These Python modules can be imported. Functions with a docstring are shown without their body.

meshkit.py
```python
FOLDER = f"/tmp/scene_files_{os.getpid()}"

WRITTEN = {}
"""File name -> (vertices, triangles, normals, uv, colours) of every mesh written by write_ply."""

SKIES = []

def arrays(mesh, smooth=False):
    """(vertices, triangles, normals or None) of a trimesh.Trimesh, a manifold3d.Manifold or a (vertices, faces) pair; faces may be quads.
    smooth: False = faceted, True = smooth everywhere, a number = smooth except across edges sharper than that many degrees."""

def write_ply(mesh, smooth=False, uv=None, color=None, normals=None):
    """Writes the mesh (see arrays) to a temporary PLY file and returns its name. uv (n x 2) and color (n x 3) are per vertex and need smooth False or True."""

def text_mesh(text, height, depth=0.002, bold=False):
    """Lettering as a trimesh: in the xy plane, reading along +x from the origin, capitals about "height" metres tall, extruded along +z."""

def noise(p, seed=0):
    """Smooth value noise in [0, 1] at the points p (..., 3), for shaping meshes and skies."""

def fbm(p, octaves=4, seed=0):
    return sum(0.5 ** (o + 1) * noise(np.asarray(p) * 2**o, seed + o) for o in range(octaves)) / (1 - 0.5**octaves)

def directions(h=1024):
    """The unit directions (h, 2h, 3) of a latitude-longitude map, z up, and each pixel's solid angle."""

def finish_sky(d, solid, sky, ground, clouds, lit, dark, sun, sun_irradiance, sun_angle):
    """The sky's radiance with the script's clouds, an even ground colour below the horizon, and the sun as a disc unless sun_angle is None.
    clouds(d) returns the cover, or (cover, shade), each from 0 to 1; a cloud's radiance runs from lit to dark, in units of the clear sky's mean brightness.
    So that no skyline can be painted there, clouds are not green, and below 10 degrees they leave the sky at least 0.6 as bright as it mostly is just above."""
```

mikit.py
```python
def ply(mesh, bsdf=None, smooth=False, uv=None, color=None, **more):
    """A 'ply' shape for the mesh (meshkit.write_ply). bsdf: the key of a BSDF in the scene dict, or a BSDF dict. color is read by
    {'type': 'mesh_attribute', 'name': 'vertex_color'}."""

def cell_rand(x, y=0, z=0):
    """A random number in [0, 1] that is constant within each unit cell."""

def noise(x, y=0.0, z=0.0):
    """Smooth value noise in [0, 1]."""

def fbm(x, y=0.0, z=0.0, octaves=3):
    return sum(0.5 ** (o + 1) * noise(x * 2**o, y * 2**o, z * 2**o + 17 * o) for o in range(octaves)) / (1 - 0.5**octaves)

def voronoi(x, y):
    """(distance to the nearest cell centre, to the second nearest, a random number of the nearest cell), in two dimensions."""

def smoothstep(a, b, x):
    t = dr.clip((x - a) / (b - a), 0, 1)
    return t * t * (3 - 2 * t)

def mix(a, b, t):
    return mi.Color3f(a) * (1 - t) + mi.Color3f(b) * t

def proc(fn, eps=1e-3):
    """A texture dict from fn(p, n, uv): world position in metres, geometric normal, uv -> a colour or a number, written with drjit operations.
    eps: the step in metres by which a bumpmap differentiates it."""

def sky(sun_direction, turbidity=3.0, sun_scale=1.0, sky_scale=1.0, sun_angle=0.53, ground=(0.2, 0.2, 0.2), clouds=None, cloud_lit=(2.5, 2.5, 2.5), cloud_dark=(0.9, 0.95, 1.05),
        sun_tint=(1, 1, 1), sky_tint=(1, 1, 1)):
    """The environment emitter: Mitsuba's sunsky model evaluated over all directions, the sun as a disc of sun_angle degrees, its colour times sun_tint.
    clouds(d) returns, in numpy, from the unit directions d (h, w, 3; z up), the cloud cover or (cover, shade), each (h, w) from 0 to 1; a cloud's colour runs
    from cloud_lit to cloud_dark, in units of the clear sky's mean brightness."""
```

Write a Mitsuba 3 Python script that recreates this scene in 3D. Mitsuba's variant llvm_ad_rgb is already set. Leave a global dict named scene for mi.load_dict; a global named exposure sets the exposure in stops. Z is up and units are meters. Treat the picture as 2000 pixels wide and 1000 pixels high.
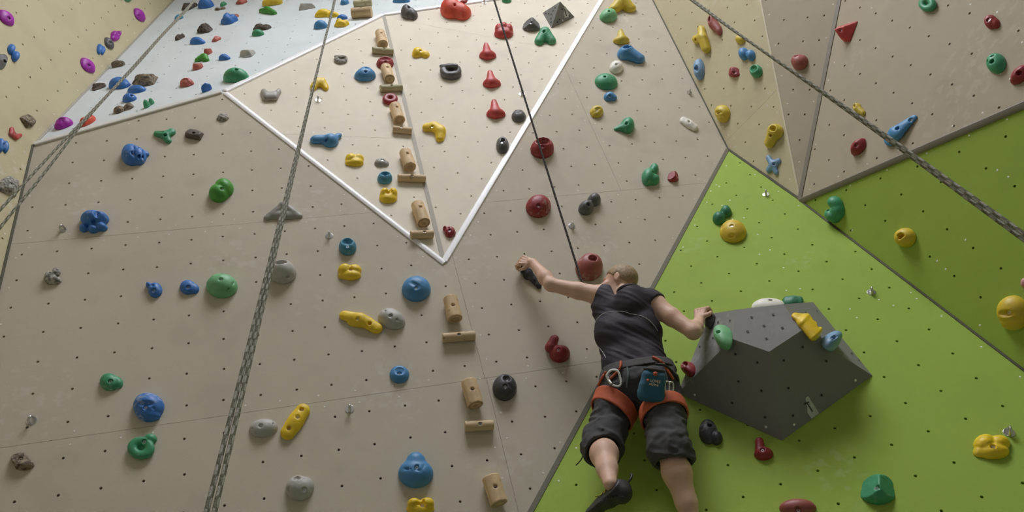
import math, numpy as np, trimesh, shapely, mitsuba as mi, mikit, meshkit
import drjit as dr
from shapely.geometry import Polygon, LineString, Point
from shapely.ops import split as shp_split
import manifold3d as m3

T = mi.ScalarTransform4f
scene, labels = {}, {}

# ------------------------------------------------------------------ camera
CAM = np.array([0.0, 0.0, 1.6])                       # a visitor's eye height, looking steeply up
RW = np.array([[0.96935, -0.24569, 0.0], [0.20204, 0.79713, 0.569], [-0.1398, -0.55156, 0.82234]])   # columns: image right, image down, view direction
FOC = 1400.0
scene['camera'] = {'type': 'perspective', 'fov': 2 * math.degrees(math.atan(1000 / FOC)), 'fov_axis': 'x', 'near_clip': 0.05,
                   'to_world': T().look_at(origin=CAM.tolist(), target=(CAM + RW[:, 2]).tolist(), up=(-RW[:, 1]).tolist())}
# ------------------------------------------------------------------ light
exposure = 0.0
SKYLIGHT = 20.8       # radiance of the diffusing skylight panes in the hall's ceiling
WINDOW = 0.6          # radiance of the frosted window band in the wall behind the visitor
SKY_RGB = (0.97, 1.0, 1.06)

# ------------------------------------------------------------------ helpers
def sm(a, b, x):
    t = np.clip((x - a) / (b - a), 0, 1)
    return t * t * (3 - 2 * t)

def unit(v):
    v = np.asarray(v, float)
    return v / np.linalg.norm(v)

def nm(name, n):
    return name if n == 0 else f'{name}_{n:03d}'

COUNT = {}
def key_for(name):
    """the next free key of a thing or a part"""
    n = COUNT.get(name, 0)
    COUNT[name] = n + 1
    return nm(name, n)

def put(key, mesh, bsdf, smooth=False, color=None, uv=None, **more):
    scene[key] = mikit.ply(mesh, bsdf, smooth=smooth, color=color, uv=uv, **more)
    return key

def tag(key, label=None, category=None, group=None, kind=None):
    d = labels.setdefault(key, {})
    for k, v in (('label', label), ('category', category), ('group', group), ('kind', kind)):
        if v:
            d[k] = v

def cat(ms):
    ms = [m if isinstance(m, trimesh.Trimesh) else trimesh.Trimesh(*m, process=False) for m in ms]
    return trimesh.util.concatenate(ms)

def fix(v, f):
    m = trimesh.Trimesh(v, f, process=False)
    if m.volume < 0:
        m.invert()
    return m

def frame_of(n):
    n = unit(n)
    a = np.cross(n, [0, 0, 1.0] if abs(n[2]) < 0.95 else [1.0, 0, 0])
    a = unit(a)
    return a, np.cross(n, a), n

def prism(profile, p, q):
    """profile: closed list of 3-D offset vectors; swept from p to q"""
    pr = np.asarray(profile, float)
    n = len(pr)
    v = np.vstack([p + pr, q + pr])
    f = [[i, (i + 1) % n, n + (i + 1) % n] for i in range(n)] + [[i, n + (i + 1) % n, n + i] for i in range(n)]
    f += [[0, i + 1, i] for i in range(1, n - 1)] + [[n, n + i, n + i + 1] for i in range(1, n - 1)]
    return fix(v, np.array(f))

def tube(pts, rad, sides=10, uvs=False, close=True):
    p = np.asarray(pts, float)
    r = np.broadcast_to(rad, (len(p),)).astype(float)
    t = np.gradient(p, axis=0)
    t /= np.linalg.norm(t, axis=1, keepdims=True) + 1e-12
    a = frame_of(t[0])[0]
    A = []
    for k in range(len(p)):
        a = unit(a - t[k] * (a @ t[k]))
        A.append(a)
    A = np.array(A)
    B = np.cross(t, A)
    s = sides + 1 if uvs else sides
    ang = np.arange(s) * 2 * np.pi / sides
    v = (p[:, None] + r[:, None, None] * (np.cos(ang)[None, :, None] * A[:, None] + np.sin(ang)[None, :, None] * B[:, None])).reshape(-1, 3)
    f = []
    for i in range(len(p) - 1):
        for j in range(sides):
            j2 = j + 1 if uvs else (j + 1) % sides
            a0, a1, b0, b1 = i * s + j, i * s + j2, (i + 1) * s + j, (i + 1) * s + j2
            f += [[a0, a1, b1], [a0, b1, b0]]
    if close and not uvs:
        v = np.vstack([v, p[0], p[-1]])
        n0, n1 = len(v) - 2, len(v) - 1
        for j in range(s):
            f += [[n0, (j + 1) % s, j], [n1, (len(p) - 1) * s + j, (len(p) - 1) * s + (j + 1) % s]]
    if uvs:
        L = np.concatenate([[0], np.cumsum(np.linalg.norm(np.diff(p, axis=0), axis=1))])
        uv = np.stack([np.tile(ang / (2 * np.pi), len(p)), np.repeat(L, s)], 1)
        return trimesh.Trimesh(v, f, process=False), uv
    return fix(v, f)

def spline(pts, n):
    """Catmull-Rom through the points"""
    p = np.asarray(pts, float)
    p = np.vstack([2 * p[0] - p[1], p, 2 * p[-1] - p[-2]])
    out = []
    for i in range(1, len(p) - 2):
        for t in np.linspace(0, 1, n, endpoint=False):
            out.append(0.5 * ((2 * p[i]) + (-p[i - 1] + p[i + 1]) * t + (2 * p[i - 1] - 5 * p[i] + 4 * p[i + 1] - p[i + 2]) * t**2 + (-p[i - 1] + 3 * p[i] - 3 * p[i + 1] + p[i + 2]) * t**3))
    return np.array(out + [p[-2]])

# ---- signed distance shapes and the surface through them
def ell(p, c, r, rot=0.0):
    q = p - np.asarray(c, float)
    if rot:
        a = math.radians(rot)
        q = np.stack([q[..., 0] * math.cos(a) + q[..., 1] * math.sin(a), -q[..., 0] * math.sin(a) + q[..., 1] * math.cos(a), q[..., 2]], -1)
    r = np.asarray(r, float)
    k0 = np.linalg.norm(q / r, axis=-1)
    k1 = np.linalg.norm(q / r**2, axis=-1) + 1e-9
    return k0 * (k0 - 1) / k1

def cone(p, a, b, ra, rb):
    """a bone: a capsule whose radius runs from ra to rb"""
    a, b = np.asarray(a, float), np.asarray(b, float)
    ab = b - a
    t = np.clip(((p - a) @ ab) / max(ab @ ab, 1e-12), 0, 1)
    return np.linalg.norm(p - a - t[..., None] * ab, axis=-1) - (ra + (rb - ra) * t)

def smin(a, b, k):
    h = np.clip(0.5 + 0.5 * (b - a) / k, 0, 1)
    return b + (a - b) * h - k * h * (1 - h)

def smax(a, b, k):
    return -smin(-a, -b, k)

EDGES = [((0, 0, 0), (1, 0, 0)), ((0, 1, 0), (1, 1, 0)), ((0, 0, 1), (1, 0, 1)), ((0, 1, 1), (1, 1, 1)), ((0, 0, 0), (0, 1, 0)), ((1, 0, 0), (1, 1, 0)),
         ((0, 0, 1), (0, 1, 1)), ((1, 0, 1), (1, 1, 1)), ((0, 0, 0), (0, 0, 1)), ((1, 0, 0), (1, 0, 1)), ((0, 1, 0), (0, 1, 1)), ((1, 1, 0), (1, 1, 1))]

def nets(D, lo, h):
    """surface nets: the surface D = 0 of a grid of distances (inside negative)"""
    nx, ny, nz = D.shape
    S = D < 0
    sl = lambda a: tuple(slice(o, n - 1 + o) for o, n in zip(a, (nx, ny, nz)))
    pos = np.zeros((nx - 1, ny - 1, nz - 1, 3))
    cnt = np.zeros((nx - 1, ny - 1, nz - 1))
    for a, b in EDGES:
        da, db = D[sl(a)], D[sl(b)]
        m = (da < 0) != (db < 0)
        t = np.where(m, da / np.where(m, da - db, 1), 0)
        for k in range(3):
            pos[..., k] += np.where(m, a[k] + t * (b[k] - a[k]), 0)
        cnt += m
    on = cnt > 0
    idx = np.full(on.shape, -1)
    idx[on] = np.arange(on.sum())
    ijk = np.argwhere(on)
    v = (ijk + pos[on] / cnt[on][:, None]) * h + lo
    F = []
    for ax in range(3):
        o = [1, 1, 1]
        o[ax] = 0
        core = tuple(slice(1, -1) if k != ax else slice(0, -1) for k in range(3))
        nxt = tuple(slice(1, -1) if k != ax else slice(1, None) for k in range(3))
        a, b = S[core], S[nxt]
        m = a != b
        g = np.argwhere(m)
        e = [k for k in range(3) if k != ax]
        def cell(d1, d2):
            c = g.copy()
            for k, d in zip(e, (d1, d2)):
                c[:, k] += d
            return idx[c[:, 0], c[:, 1], c[:, 2]]
        q = np.stack([cell(0, 0), cell(1, 0), cell(1, 1), cell(0, 1)], 1)
        flip = a[m] if ax != 1 else ~a[m]
        q[~flip] = q[~flip][:, ::-1]
        F += [q[:, [0, 1, 2]], q[:, [0, 2, 3]]]
    return v, np.vstack(F)

def sdf_mesh(fn, lo, hi, h):
    lo, hi = np.asarray(lo, float), np.asarray(hi, float)
    n = np.ceil((hi - lo) / h).astype(int) + 1
    g = np.stack(np.meshgrid(*[lo[k] + h * np.arange(n[k]) for k in range(3)], indexing='ij'), -1)
    return fix(*nets(fn(g), lo, h))

def relax(m, n=4):
    """Taubin smoothing over the unique edges"""
    from scipy.sparse import coo_matrix, diags
    v = np.array(m.vertices)
    e = np.unique(np.sort(np.vstack([m.faces[:, [0, 1]], m.faces[:, [1, 2]], m.faces[:, [2, 0]]]), axis=1), axis=0)
    A = coo_matrix((np.ones(2 * len(e)), (np.r_[e[:, 0], e[:, 1]], np.r_[e[:, 1], e[:, 0]])), shape=(len(v), len(v))).tocsr()
    L = diags(1.0 / np.maximum(np.asarray(A.sum(1)).ravel(), 1)) @ A
    for i in range(n):
        v = v + 0.5 * (L @ v - v)
        v = v - 0.52 * (L @ v - v)
    m.vertices = v
    return m

def vnormals(v, f):
    n = np.zeros_like(v)
    c = np.cross(v[f[:, 1]] - v[f[:, 0]], v[f[:, 2]] - v[f[:, 0]])
    for k in range(3):
        np.add.at(n, f[:, k], c)
    return n / (np.linalg.norm(n, axis=1, keepdims=True) + 1e-12)

# ------------------------------------------------------------------ the climbing hall's wall planes: outward normal and offset, metres
PL = {'main': ([0.2735, -0.9136, -0.30089], -4.28342), 'LG': ([-0.06058, -0.99728, -0.042], -3.44998), 'iL': ([0.38136, -0.90222, -0.20139], -3.74437),
      'iR': ([0.14607, -0.96223, -0.22972], -3.95809), 'FL': ([0.98778, -0.15543, -0.01154], -3.36427), 'R3': ([-0.8179, -0.57536, 0.00152], -3.51775),
      'DG': ([-0.87679, -0.45466, -0.15659], -4.19655), 'R1': ([-0.76436, -0.62166, -0.17116], -4.55557), 'UB': ([0.1304, -0.99144, -0.00629], -2.00469),
      'R2': ([-0.68527, -0.69038, -0.23189], -4.95313)}
CEIL_Z = 11.4
PL['ceil'] = ([0, 0, -1.0], -CEIL_Z)
PL['floor'] = ([0, 0, 1.0], 0.0)
PL['back'] = ([0, 1.0, 0], -3.4)
PL = {k: (unit(n), c / np.linalg.norm(n)) for k, (n, c) in PL.items()}

def V(*names):
    return np.linalg.solve(np.array([PL[k][0] for k in names]), np.array([PL[k][1] for k in names]))

def sight(x, y):
    return RW @ np.array([(x - 1000) / FOC, (y - 500) / FOC, 1.0])

def at(plane, x, y, off=0.0):
    """the point of a wall (or of a sheet 'off' metres in front of it) that a measurement taken off the photograph belongs to"""
    n, c = PL[plane] if isinstance(plane, str) else plane
    r = sight(x, y)
    return CAM + (c + off - n @ CAM) / (n @ r) * r

def look(X):
    c = (np.asarray(X) - CAM) @ RW
    return np.stack([c[..., 0] / c[..., 2] * FOC + 1000, c[..., 1] / c[..., 2] * FOC + 500], -1)

def uvbase(plane):
    n, c = PL[plane] if isinstance(plane, str) else plane
    u = unit(np.cross([0, 0, 1.0], n)) if abs(n[2]) < 0.95 else np.array([1.0, 0, 0])
    return n * c, u, np.cross(n, u), n
def to_uv(plane, X):
    o, u, v, n = uvbase(plane)
    X = np.asarray(X) - o
    return np.stack([X @ u, X @ v], -1)
def from_uv(plane, q, off=0.0):
    o, u, v, n = uvbase(plane)
    q = np.asarray(q)
    return o + q[..., :1] * u + q[..., 1:2] * v + np.broadcast_to(off, q.shape[:-1])[..., None] * n

# ------------------------------------------------------------------ materials
def srgb(r, g, b):
    x = np.array([r, g, b]) / 255.0
    return np.where(x < 0.04045, x / 12.92, ((x + 0.055) / 1.055) ** 2.4)

def paint(base, dirt, chalk, seed, cs=0.22):
    """gritty wall paint: faint mottling, scuffs and scattered chalk smears"""
    b, d, ch = (mi.Color3f(*map(float, c)) for c in (base, dirt, chalk))
    def fn(p, n, uv):
        x, y, z = p.x + seed, p.y + seed * 0.7, p.z
        m = mikit.fbm(x * 2.3, y * 2.3, z * 2.3, 3)
        g = mikit.noise(x * 160, y * 160, z * 160)
        s = mikit.smoothstep(0.56, 0.76, mikit.fbm(x * 4.1 + 7, y * 4.1, z * 4.1 + 3, 3))
        c = b * (0.93 + 0.10 * m + 0.05 * (g - 0.5))
        c = c * (1 - 0.22 * s) + d * (0.22 * s)
        spot = mikit.smoothstep(0.66, 0.80, mikit.noise(x * 2.1 + 31, y * 2.1, z * 2.1 + 11))
        k = spot * mikit.smoothstep(0.50, 0.72, mikit.fbm(x * 24, y * 24, z * 24, 3)) * cs
        return c * (1 - k) + ch * k
    return fn

def wall_bsdf(key, base, dirt, seed, chalk=(0.72, 0.70, 0.66), cs=0.22):
    scene[key] = {'type': 'twosided', 'bsdf': {'type': 'principled', 'base_color': mikit.proc(paint(base, dirt, chalk, seed, cs)), 'roughness': 0.75, 'specular': 0.3}}

wall_bsdf('m_cream', (0.555, 0.495, 0.40), (0.40, 0.355, 0.285), 1.3)
wall_bsdf('m_light_cream', (0.76, 0.69, 0.575), (0.57, 0.51, 0.43), 2.2)  # the wall cream lightened: the niche's brighter light is put into the colour
wall_bsdf('m_beige', (0.405, 0.345, 0.255), (0.31, 0.265, 0.20), 7.7, cs=0.1)  # the wall cream darkened: shade on the outer right walls, put into the colour
wall_bsdf('m_yellow_cream', (0.53, 0.465, 0.30), (0.41, 0.355, 0.235), 5.1, cs=0.2)
wall_bsdf('m_pale_blue', (0.63, 0.67, 0.68), (0.52, 0.56, 0.58), 9.7, cs=0.2)
wall_bsdf('m_green', (0.315, 0.44, 0.068), (0.245, 0.35, 0.054), 3.9, chalk=(0.62, 0.68, 0.5), cs=0.22)
wall_bsdf('m_volume', (0.225, 0.218, 0.205), (0.30, 0.29, 0.275), 12.0, chalk=(0.45, 0.44, 0.42), cs=0.3)

def flat(key, color, rough=0.6, **more):
    scene[key] = {'type': 'twosided', 'bsdf': {'type': 'principled', 'base_color': {'type': 'rgb', 'value': [float(c) for c in color]}, 'roughness': rough, **more}}
flat('m_hole_shade', (0.07, 0.055, 0.04), 0.9)  # near-black sheet colour standing in for the shade inside the drilled holes
flat('m_white_trim', (0.86, 0.84, 0.86), 0.35)
flat('m_cream_trim', (0.62, 0.59, 0.55), 0.45)
flat('m_ridge_trim', (0.58, 0.51, 0.38), 0.6)
flat('m_brown_trim', (0.205, 0.18, 0.142), 0.6)
flat('m_grey_trim', (0.33, 0.295, 0.23), 0.6)
flat('m_olive_trim', (0.185, 0.17, 0.125), 0.6)
flat('m_dark_trim', (0.07, 0.065, 0.035), 0.7)
flat('m_screw', (0.80, 0.79, 0.74), 0.35)
flat('m_steel', (0.62, 0.61, 0.60), 0.28, metallic=1.0)
flat('m_bright_steel', (0.80, 0.79, 0.78), 0.22, metallic=1.0)
flat('m_socket', (0.03, 0.03, 0.03), 0.7)
flat('m_plaster', (0.36, 0.345, 0.32), 0.9)
flat('m_mat', (0.20, 0.205, 0.215), 0.8)
scene['m_hold'] = {'type': 'twosided', 'bsdf': {'type': 'principled', 'base_color': {'type': 'mesh_attribute', 'name': 'vertex_color'}, 'roughness': 0.48, 'specular': 0.5}}
scene['m_stone'] = {'type': 'twosided', 'bsdf': {'type': 'principled', 'base_color': {'type': 'mesh_attribute', 'name': 'vertex_color'}, 'roughness': 0.85, 'specular': 0.3}}
scene['m_wood'] = {'type': 'twosided', 'bsdf': {'type': 'principled', 'base_color': {'type': 'mesh_attribute', 'name': 'vertex_color'}, 'roughness': 0.6, 'specular': 0.35}}
# ------------------------------------------------------------------ the setting: wall facets made of drilled panels
A, B, C, D, E_, F_, G, H = V('FL', 'main', 'UB'), V('main', 'UB', 'iL'), V('UB', 'iL', 'iR'), V('main', 'iL', 'iR'), V('UB', 'main', 'iR'), V('main', 'R1', 'UB'), V('main', 'R1', 'LG'), V('LG', 'R1', 'DG')
FACETS = {
    'main': ('wall_center', [A, B, D, E_, F_, G, V('main', 'LG', 'FL')], 'm_cream'),
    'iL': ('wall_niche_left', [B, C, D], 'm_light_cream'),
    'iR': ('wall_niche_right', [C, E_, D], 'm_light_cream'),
    'UB': ('wall_upper', [A, V('FL', 'UB', 'ceil'), V('UB', 'R1', 'ceil'), F_, E_, C, B], 'm_pale_blue'),
    'FL': ('wall_left', [A, V('FL', 'UB', 'ceil'), V('FL', 'ceil', 'back'), V('FL', 'floor', 'back'), V('FL', 'LG', 'floor'), V('main', 'LG', 'FL')], 'm_yellow_cream'),
    'LG': ('wall_green', [G, H, V('LG', 'DG', 'floor'), V('FL', 'LG', 'floor'), V('main', 'LG', 'FL')], 'm_green'),
    'R1': ('wall_right_inner', [F_, V('UB', 'R1', 'ceil'), V('R1', 'R2', 'ceil'), H, G], 'm_yellow_cream'),
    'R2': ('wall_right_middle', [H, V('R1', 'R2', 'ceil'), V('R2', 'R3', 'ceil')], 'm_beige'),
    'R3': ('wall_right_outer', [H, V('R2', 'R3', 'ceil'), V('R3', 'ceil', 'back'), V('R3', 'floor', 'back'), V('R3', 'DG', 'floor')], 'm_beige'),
    'DG': ('wall_green_right', [H, V('R3', 'DG', 'floor'), V('LG', 'DG', 'floor')], 'm_green'),
}
LATTICE = {   # threaded-insert holes: first hole, step along a row, step down a column
    'main': ([-2.9901, 1.7226, 6.2875], [0.1895, 0.0492, 0.0229], [0.0093, 0.066, -0.1921]), 'LG': ([1.223, 3.2187, 3.9506], [0.1979, -0.0125, 0.0112], [0.0037, 0.0079, -0.194]),
    'iL': ([-1.5847, 1.7605, 7.705], [0.1824, 0.0715, 0.025], [0.0107, 0.0482, -0.1958]), 'iR': ([0.2775, 2.1277, 8.4939], [0.1669, 0.0483, -0.0963], [-0.1024, 0.0251, -0.1701]),
    'FL': ([-3.1347, 1.0455, 9.1321], [0.0294, 0.1881, -0.0147], [-0.0021, 0.0008, -0.1937]), 'R1': ([2.1155, 2.4156, 8.3952], [0.0925, -0.0567, -0.2072], [-0.0176, 0.075, -0.1939]),
    'R2': ([2.593, 2.2155, 7.1012], [0.1076, -0.0456, -0.1823], [-0.0927, 0.1323, -0.1197]), 'R3': ([2.8868, 2.0276, 6.5144], [0.0037, -0.0058, -0.196], [-0.1075, 0.1522, -0.2143]),
    'DG': ([2.3099, 2.8701, 5.5325], [0.1141, -0.1562, -0.1855], [0.0256, 0.0167, -0.192]), 'UB': ([-2.5, 1.655, 7.5], [0.1982, 0.0261, 0.004], [0.0, -0.0013, 0.2])}
SEAMS = {   # joints between the boards, as measured on the photograph: straight lines across a facet (cuts every piece it fully crosses)
    'main': [((-320, 921), (1270, 692)), ((-150, 492), (1440, 352)), ((948, 742), (868, 440)), ((944, 715), (1032, 1080)), ((1245, 442), (1018, -55))],
    'iL': [((520, 261), (830, 272))], 'iR': [((735, 31), (1175, 112))],
    'LG': [((1500, 667), (1900, 537)), ((1360, 322), (1616, 650))],
    'DG': [((2030, 232), (1690, 740))], 'R3': [((1712, -15), (1600, 190)), ((2030, 55), (1860, 290)), ((1880, -12), (2080, 45))], 'R1': [((1530, 163), (1370, 325))],
    'FL': [], 'UB': [], 'R2': []}
THICK = 0.018
rng = np.random.default_rng(4)

def stretch(plane, a, b, e=0.0):
    return to_uv(plane, np.array([at(plane, *a), at(plane, *b)]))

disc_a = np.arange(8) * np.pi / 4
for pk, (name, poly, mat) in FACETS.items():
    P = Polygon(to_uv(pk, np.array(poly)))
    pieces, lines = [P], []
    for a, b in SEAMS[pk]:
        ln = LineString(stretch(pk, a, b))
        lines.append(ln)
        nxt = []
        for g in pieces:
            nxt += [h for h in shp_split(g, ln).geoms] if g.intersects(ln) else [g]
        pieces = nxt
    o, e1, e2 = (np.array(x) for x in LATTICE[pk])
    ii, jj = np.meshgrid(np.arange(-60, 61), np.arange(-60, 61), indexing='ij')
    pts = o + ii.reshape(-1, 1) * e1 + jj.reshape(-1, 1) * e2
    if pk == 'R2':
        pts = np.array([o + i * e1 + j * e2 for i in (-1, 0, 1, 1.65) for j in range(-20, 8)])
    sc = look(pts)
    depth = (pts - CAM) @ RW[:, 2]
    keep = (depth > 0.5) & (sc[:, 0] > -250) & (sc[:, 0] < 2250) & (sc[:, 1] > -200) & (sc[:, 1] < 1200)      # the part of the wall the photograph looks at
    hol = to_uv(pk, pts[keep])
    hol = hol + rng.normal(0, 0.0016, hol.shape)
    for q in sorted(pieces, key=lambda g: -g.area):
        r = q.buffer(-0.0008, join_style=2)
        inner = r.buffer(-0.035)
        holes = [h for h in hol if inner.contains(Point(h))]
        body = Polygon(r.exterior, [np.c_[h[0] + 0.0078 * np.cos(disc_a), h[1] + 0.0078 * np.sin(disc_a)][::-1] for h in holes])
        m = trimesh.creation.extrude_polygon(body, THICK, engine='earcut')
        v = np.array(m.vertices)
        k = key_for(f'{name}__panel')
        put(k, fix(from_uv(pk, v[:, :2], v[:, 2] - THICK), m.faces), mat)
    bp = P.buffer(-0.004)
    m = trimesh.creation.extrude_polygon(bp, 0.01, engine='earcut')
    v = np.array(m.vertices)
    put(f'{name}__backing', fix(from_uv(pk, v[:, :2], v[:, 2] - THICK - 0.012), m.faces), 'm_hole_shade')
    tag(f'{name}__backing', 'dark sheet behind the boards, standing in for shade in the holes')
    # countersunk screws along the joints and the rim of the boards
    sp = []
    for ln in lines:
        L = ln.intersection(P)
        if L.is_empty:
            continue
        for d in np.arange(0.1, L.length, 0.21):
            for s in (-1, 1):
                if rng.random() < 0.72:
                    a, b = np.array(L.interpolate(d).coords[0]), np.array(L.interpolate(d + 0.01).coords[0])
                    t = unit(b - a) if np.linalg.norm(b - a) > 1e-6 else np.array([1.0, 0])
                    sp.append(a + np.array([-t[1], t[0]]) * s * (0.035 + 0.01 * rng.random()) + t * rng.normal(0, 0.02))
    ring = P.buffer(-0.05).exterior
    for d in np.arange(0.1, ring.length, 0.26):
        if rng.random() < 0.8:
            sp.append(np.array(ring.interpolate(d + rng.normal(0, 0.03)).coords[0]))
    ms = []
    for s in sp:
        X = from_uv(pk, np.array(s))
        xy = look(X)
        if -200 < xy[0] < 2200 and -150 < xy[1] < 1150 and (X - CAM) @ RW[:, 2] > 0.5 and P.contains(Point(s)):
            q = np.vstack([np.c_[s[0] + 0.006 * np.cos(disc_a), s[1] + 0.006 * np.sin(disc_a)], s[None]])
            v = np.vstack([from_uv(pk, q[:8], 0.0), from_uv(pk, q[:8] * 0.8 + q[8] * 0.2, 0.0012), from_uv(pk, q[8:], 0.0009)])
            f = []
            for i in range(8):
                j = (i + 1) % 8
                f += [[i, j, 8 + j], [i, 8 + j, 8 + i], [8 + i, 8 + j, 16]]
            ms.append(trimesh.Trimesh(v, f, process=False))
    if ms:
        put(f'{name}__screw', cat(ms), 'm_screw')
        tag(f'{name}__screw', 'pale screw heads along the board joints', kind='stuff')
WALL_LABELS = {'main': 'overhanging grey-beige climbing wall left of and above the climber', 'iL': 'left bright cream facet of the niche framed by white strips', 'iR': 'right bright cream facet of the niche framed by white strips',
               'UB': 'pale blue-white upright climbing wall at the top left', 'FL': 'yellowish cream climbing wall along the left edge of the photo', 'LG': 'lime green upright climbing wall behind the climber',
               'R1': 'yellowish cream climbing wall just right of the grey wall, up to the thin ridge', 'R2': 'narrow cream triangular wall facet between two ridges at upper right, shade in its colour', 'R3': 'cream upright climbing wall at the upper right edge, shade put into its colour',
               'DG': 'green overhanging climbing wall at the right edge, in shade'}
for pk, (name, _, _) in FACETS.items():
    tag(name, WALL_LABELS[pk], kind='structure')

# strips along the edges between the facets
def edge_trim(p, q, w1, w2, wa, wb, mat, label, kind, lift=0.004, t=0.010, pull=(0, 0)):
    """kind 'nose': a rounded cover over an outward edge; 'cove': a bevelled filler in an inward corner"""
    p, q = np.asarray(p), np.asarray(q)
    ax = unit(q - p)
    p, q = p + ax * pull[0], q - ax * pull[1]
    n1, n2 = PL[w1][0], PL[w2][0]
    sg = 1 if kind == 'cove' else -1                  # an inward corner opens towards the other wall's front, an outward edge away from it
    a = np.cross(ax, n1); a = a if sg * (a @ n2) > 0 else -a
    b = np.cross(ax, n2); b = b if sg * (b @ n1) > 0 else -b
    if kind == 'cove':
        prof = [a * wa, a * wa + n1 * lift, b * wb + n2 * lift, b * wb]
    elif kind == 'round':
        nb = unit(n1 + n2)
        prof = [a * wa]
        for s in np.linspace(0, 1, 9):
            w = a * wa * (1 - s) ** 1.0 + b * wb * s
            prof.append(w + (n1 * (1 - s) + n2 * s) * t * (0.35 + math.sin(math.pi * (0.1 + 0.8 * s)) ** 0.7))
        prof += [b * wb]
    else:
        nb = unit(n1 + n2)
        prof = [a * wa, a * wa + n1 * t * 0.5, a * wa * 0.72 + n1 * t, nb * t * 1.15, b * wb * 0.72 + n2 * t, b * wb + n2 * t * 0.5, b * wb]
    k = f'trim_{len([x for x in labels if x.startswith("trim_")]) + 1}'
    put(k, prism(prof, p, q), mat, smooth=30)
    tag(k, label, kind='structure')

edge_trim(B, D, 'main', 'iL', 0.008, 0.032, 'm_white_trim', 'white rounded strip down the left edge of the niche', 'round', t=0.009, pull=(0.02, 0.012))
edge_trim(E_, D, 'main', 'iR', 0.006, 0.040, 'm_white_trim', 'white flat strip down the right edge of the niche', 'nose', t=0.009, pull=(0.02, 0.03))
edge_trim(B, C, 'UB', 'iL', 0.04, 0.022, 'm_white_trim', 'white strip along the upper left edge of the niche', 'nose', t=0.012, pull=(0.03, 0.01))
edge_trim(C, E_, 'UB', 'iR', 0.03, 0.03, 'm_white_trim', 'white strip along the top edge of the niche', 'nose', t=0.012, pull=(0.01, 0.02))
edge_trim(A, B, 'UB', 'main', 0.06, 0.008, 'm_cream_trim', 'cream strip between the pale blue wall and the grey wall', 'nose', t=0.012, pull=(0.01, 0.01))
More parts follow.
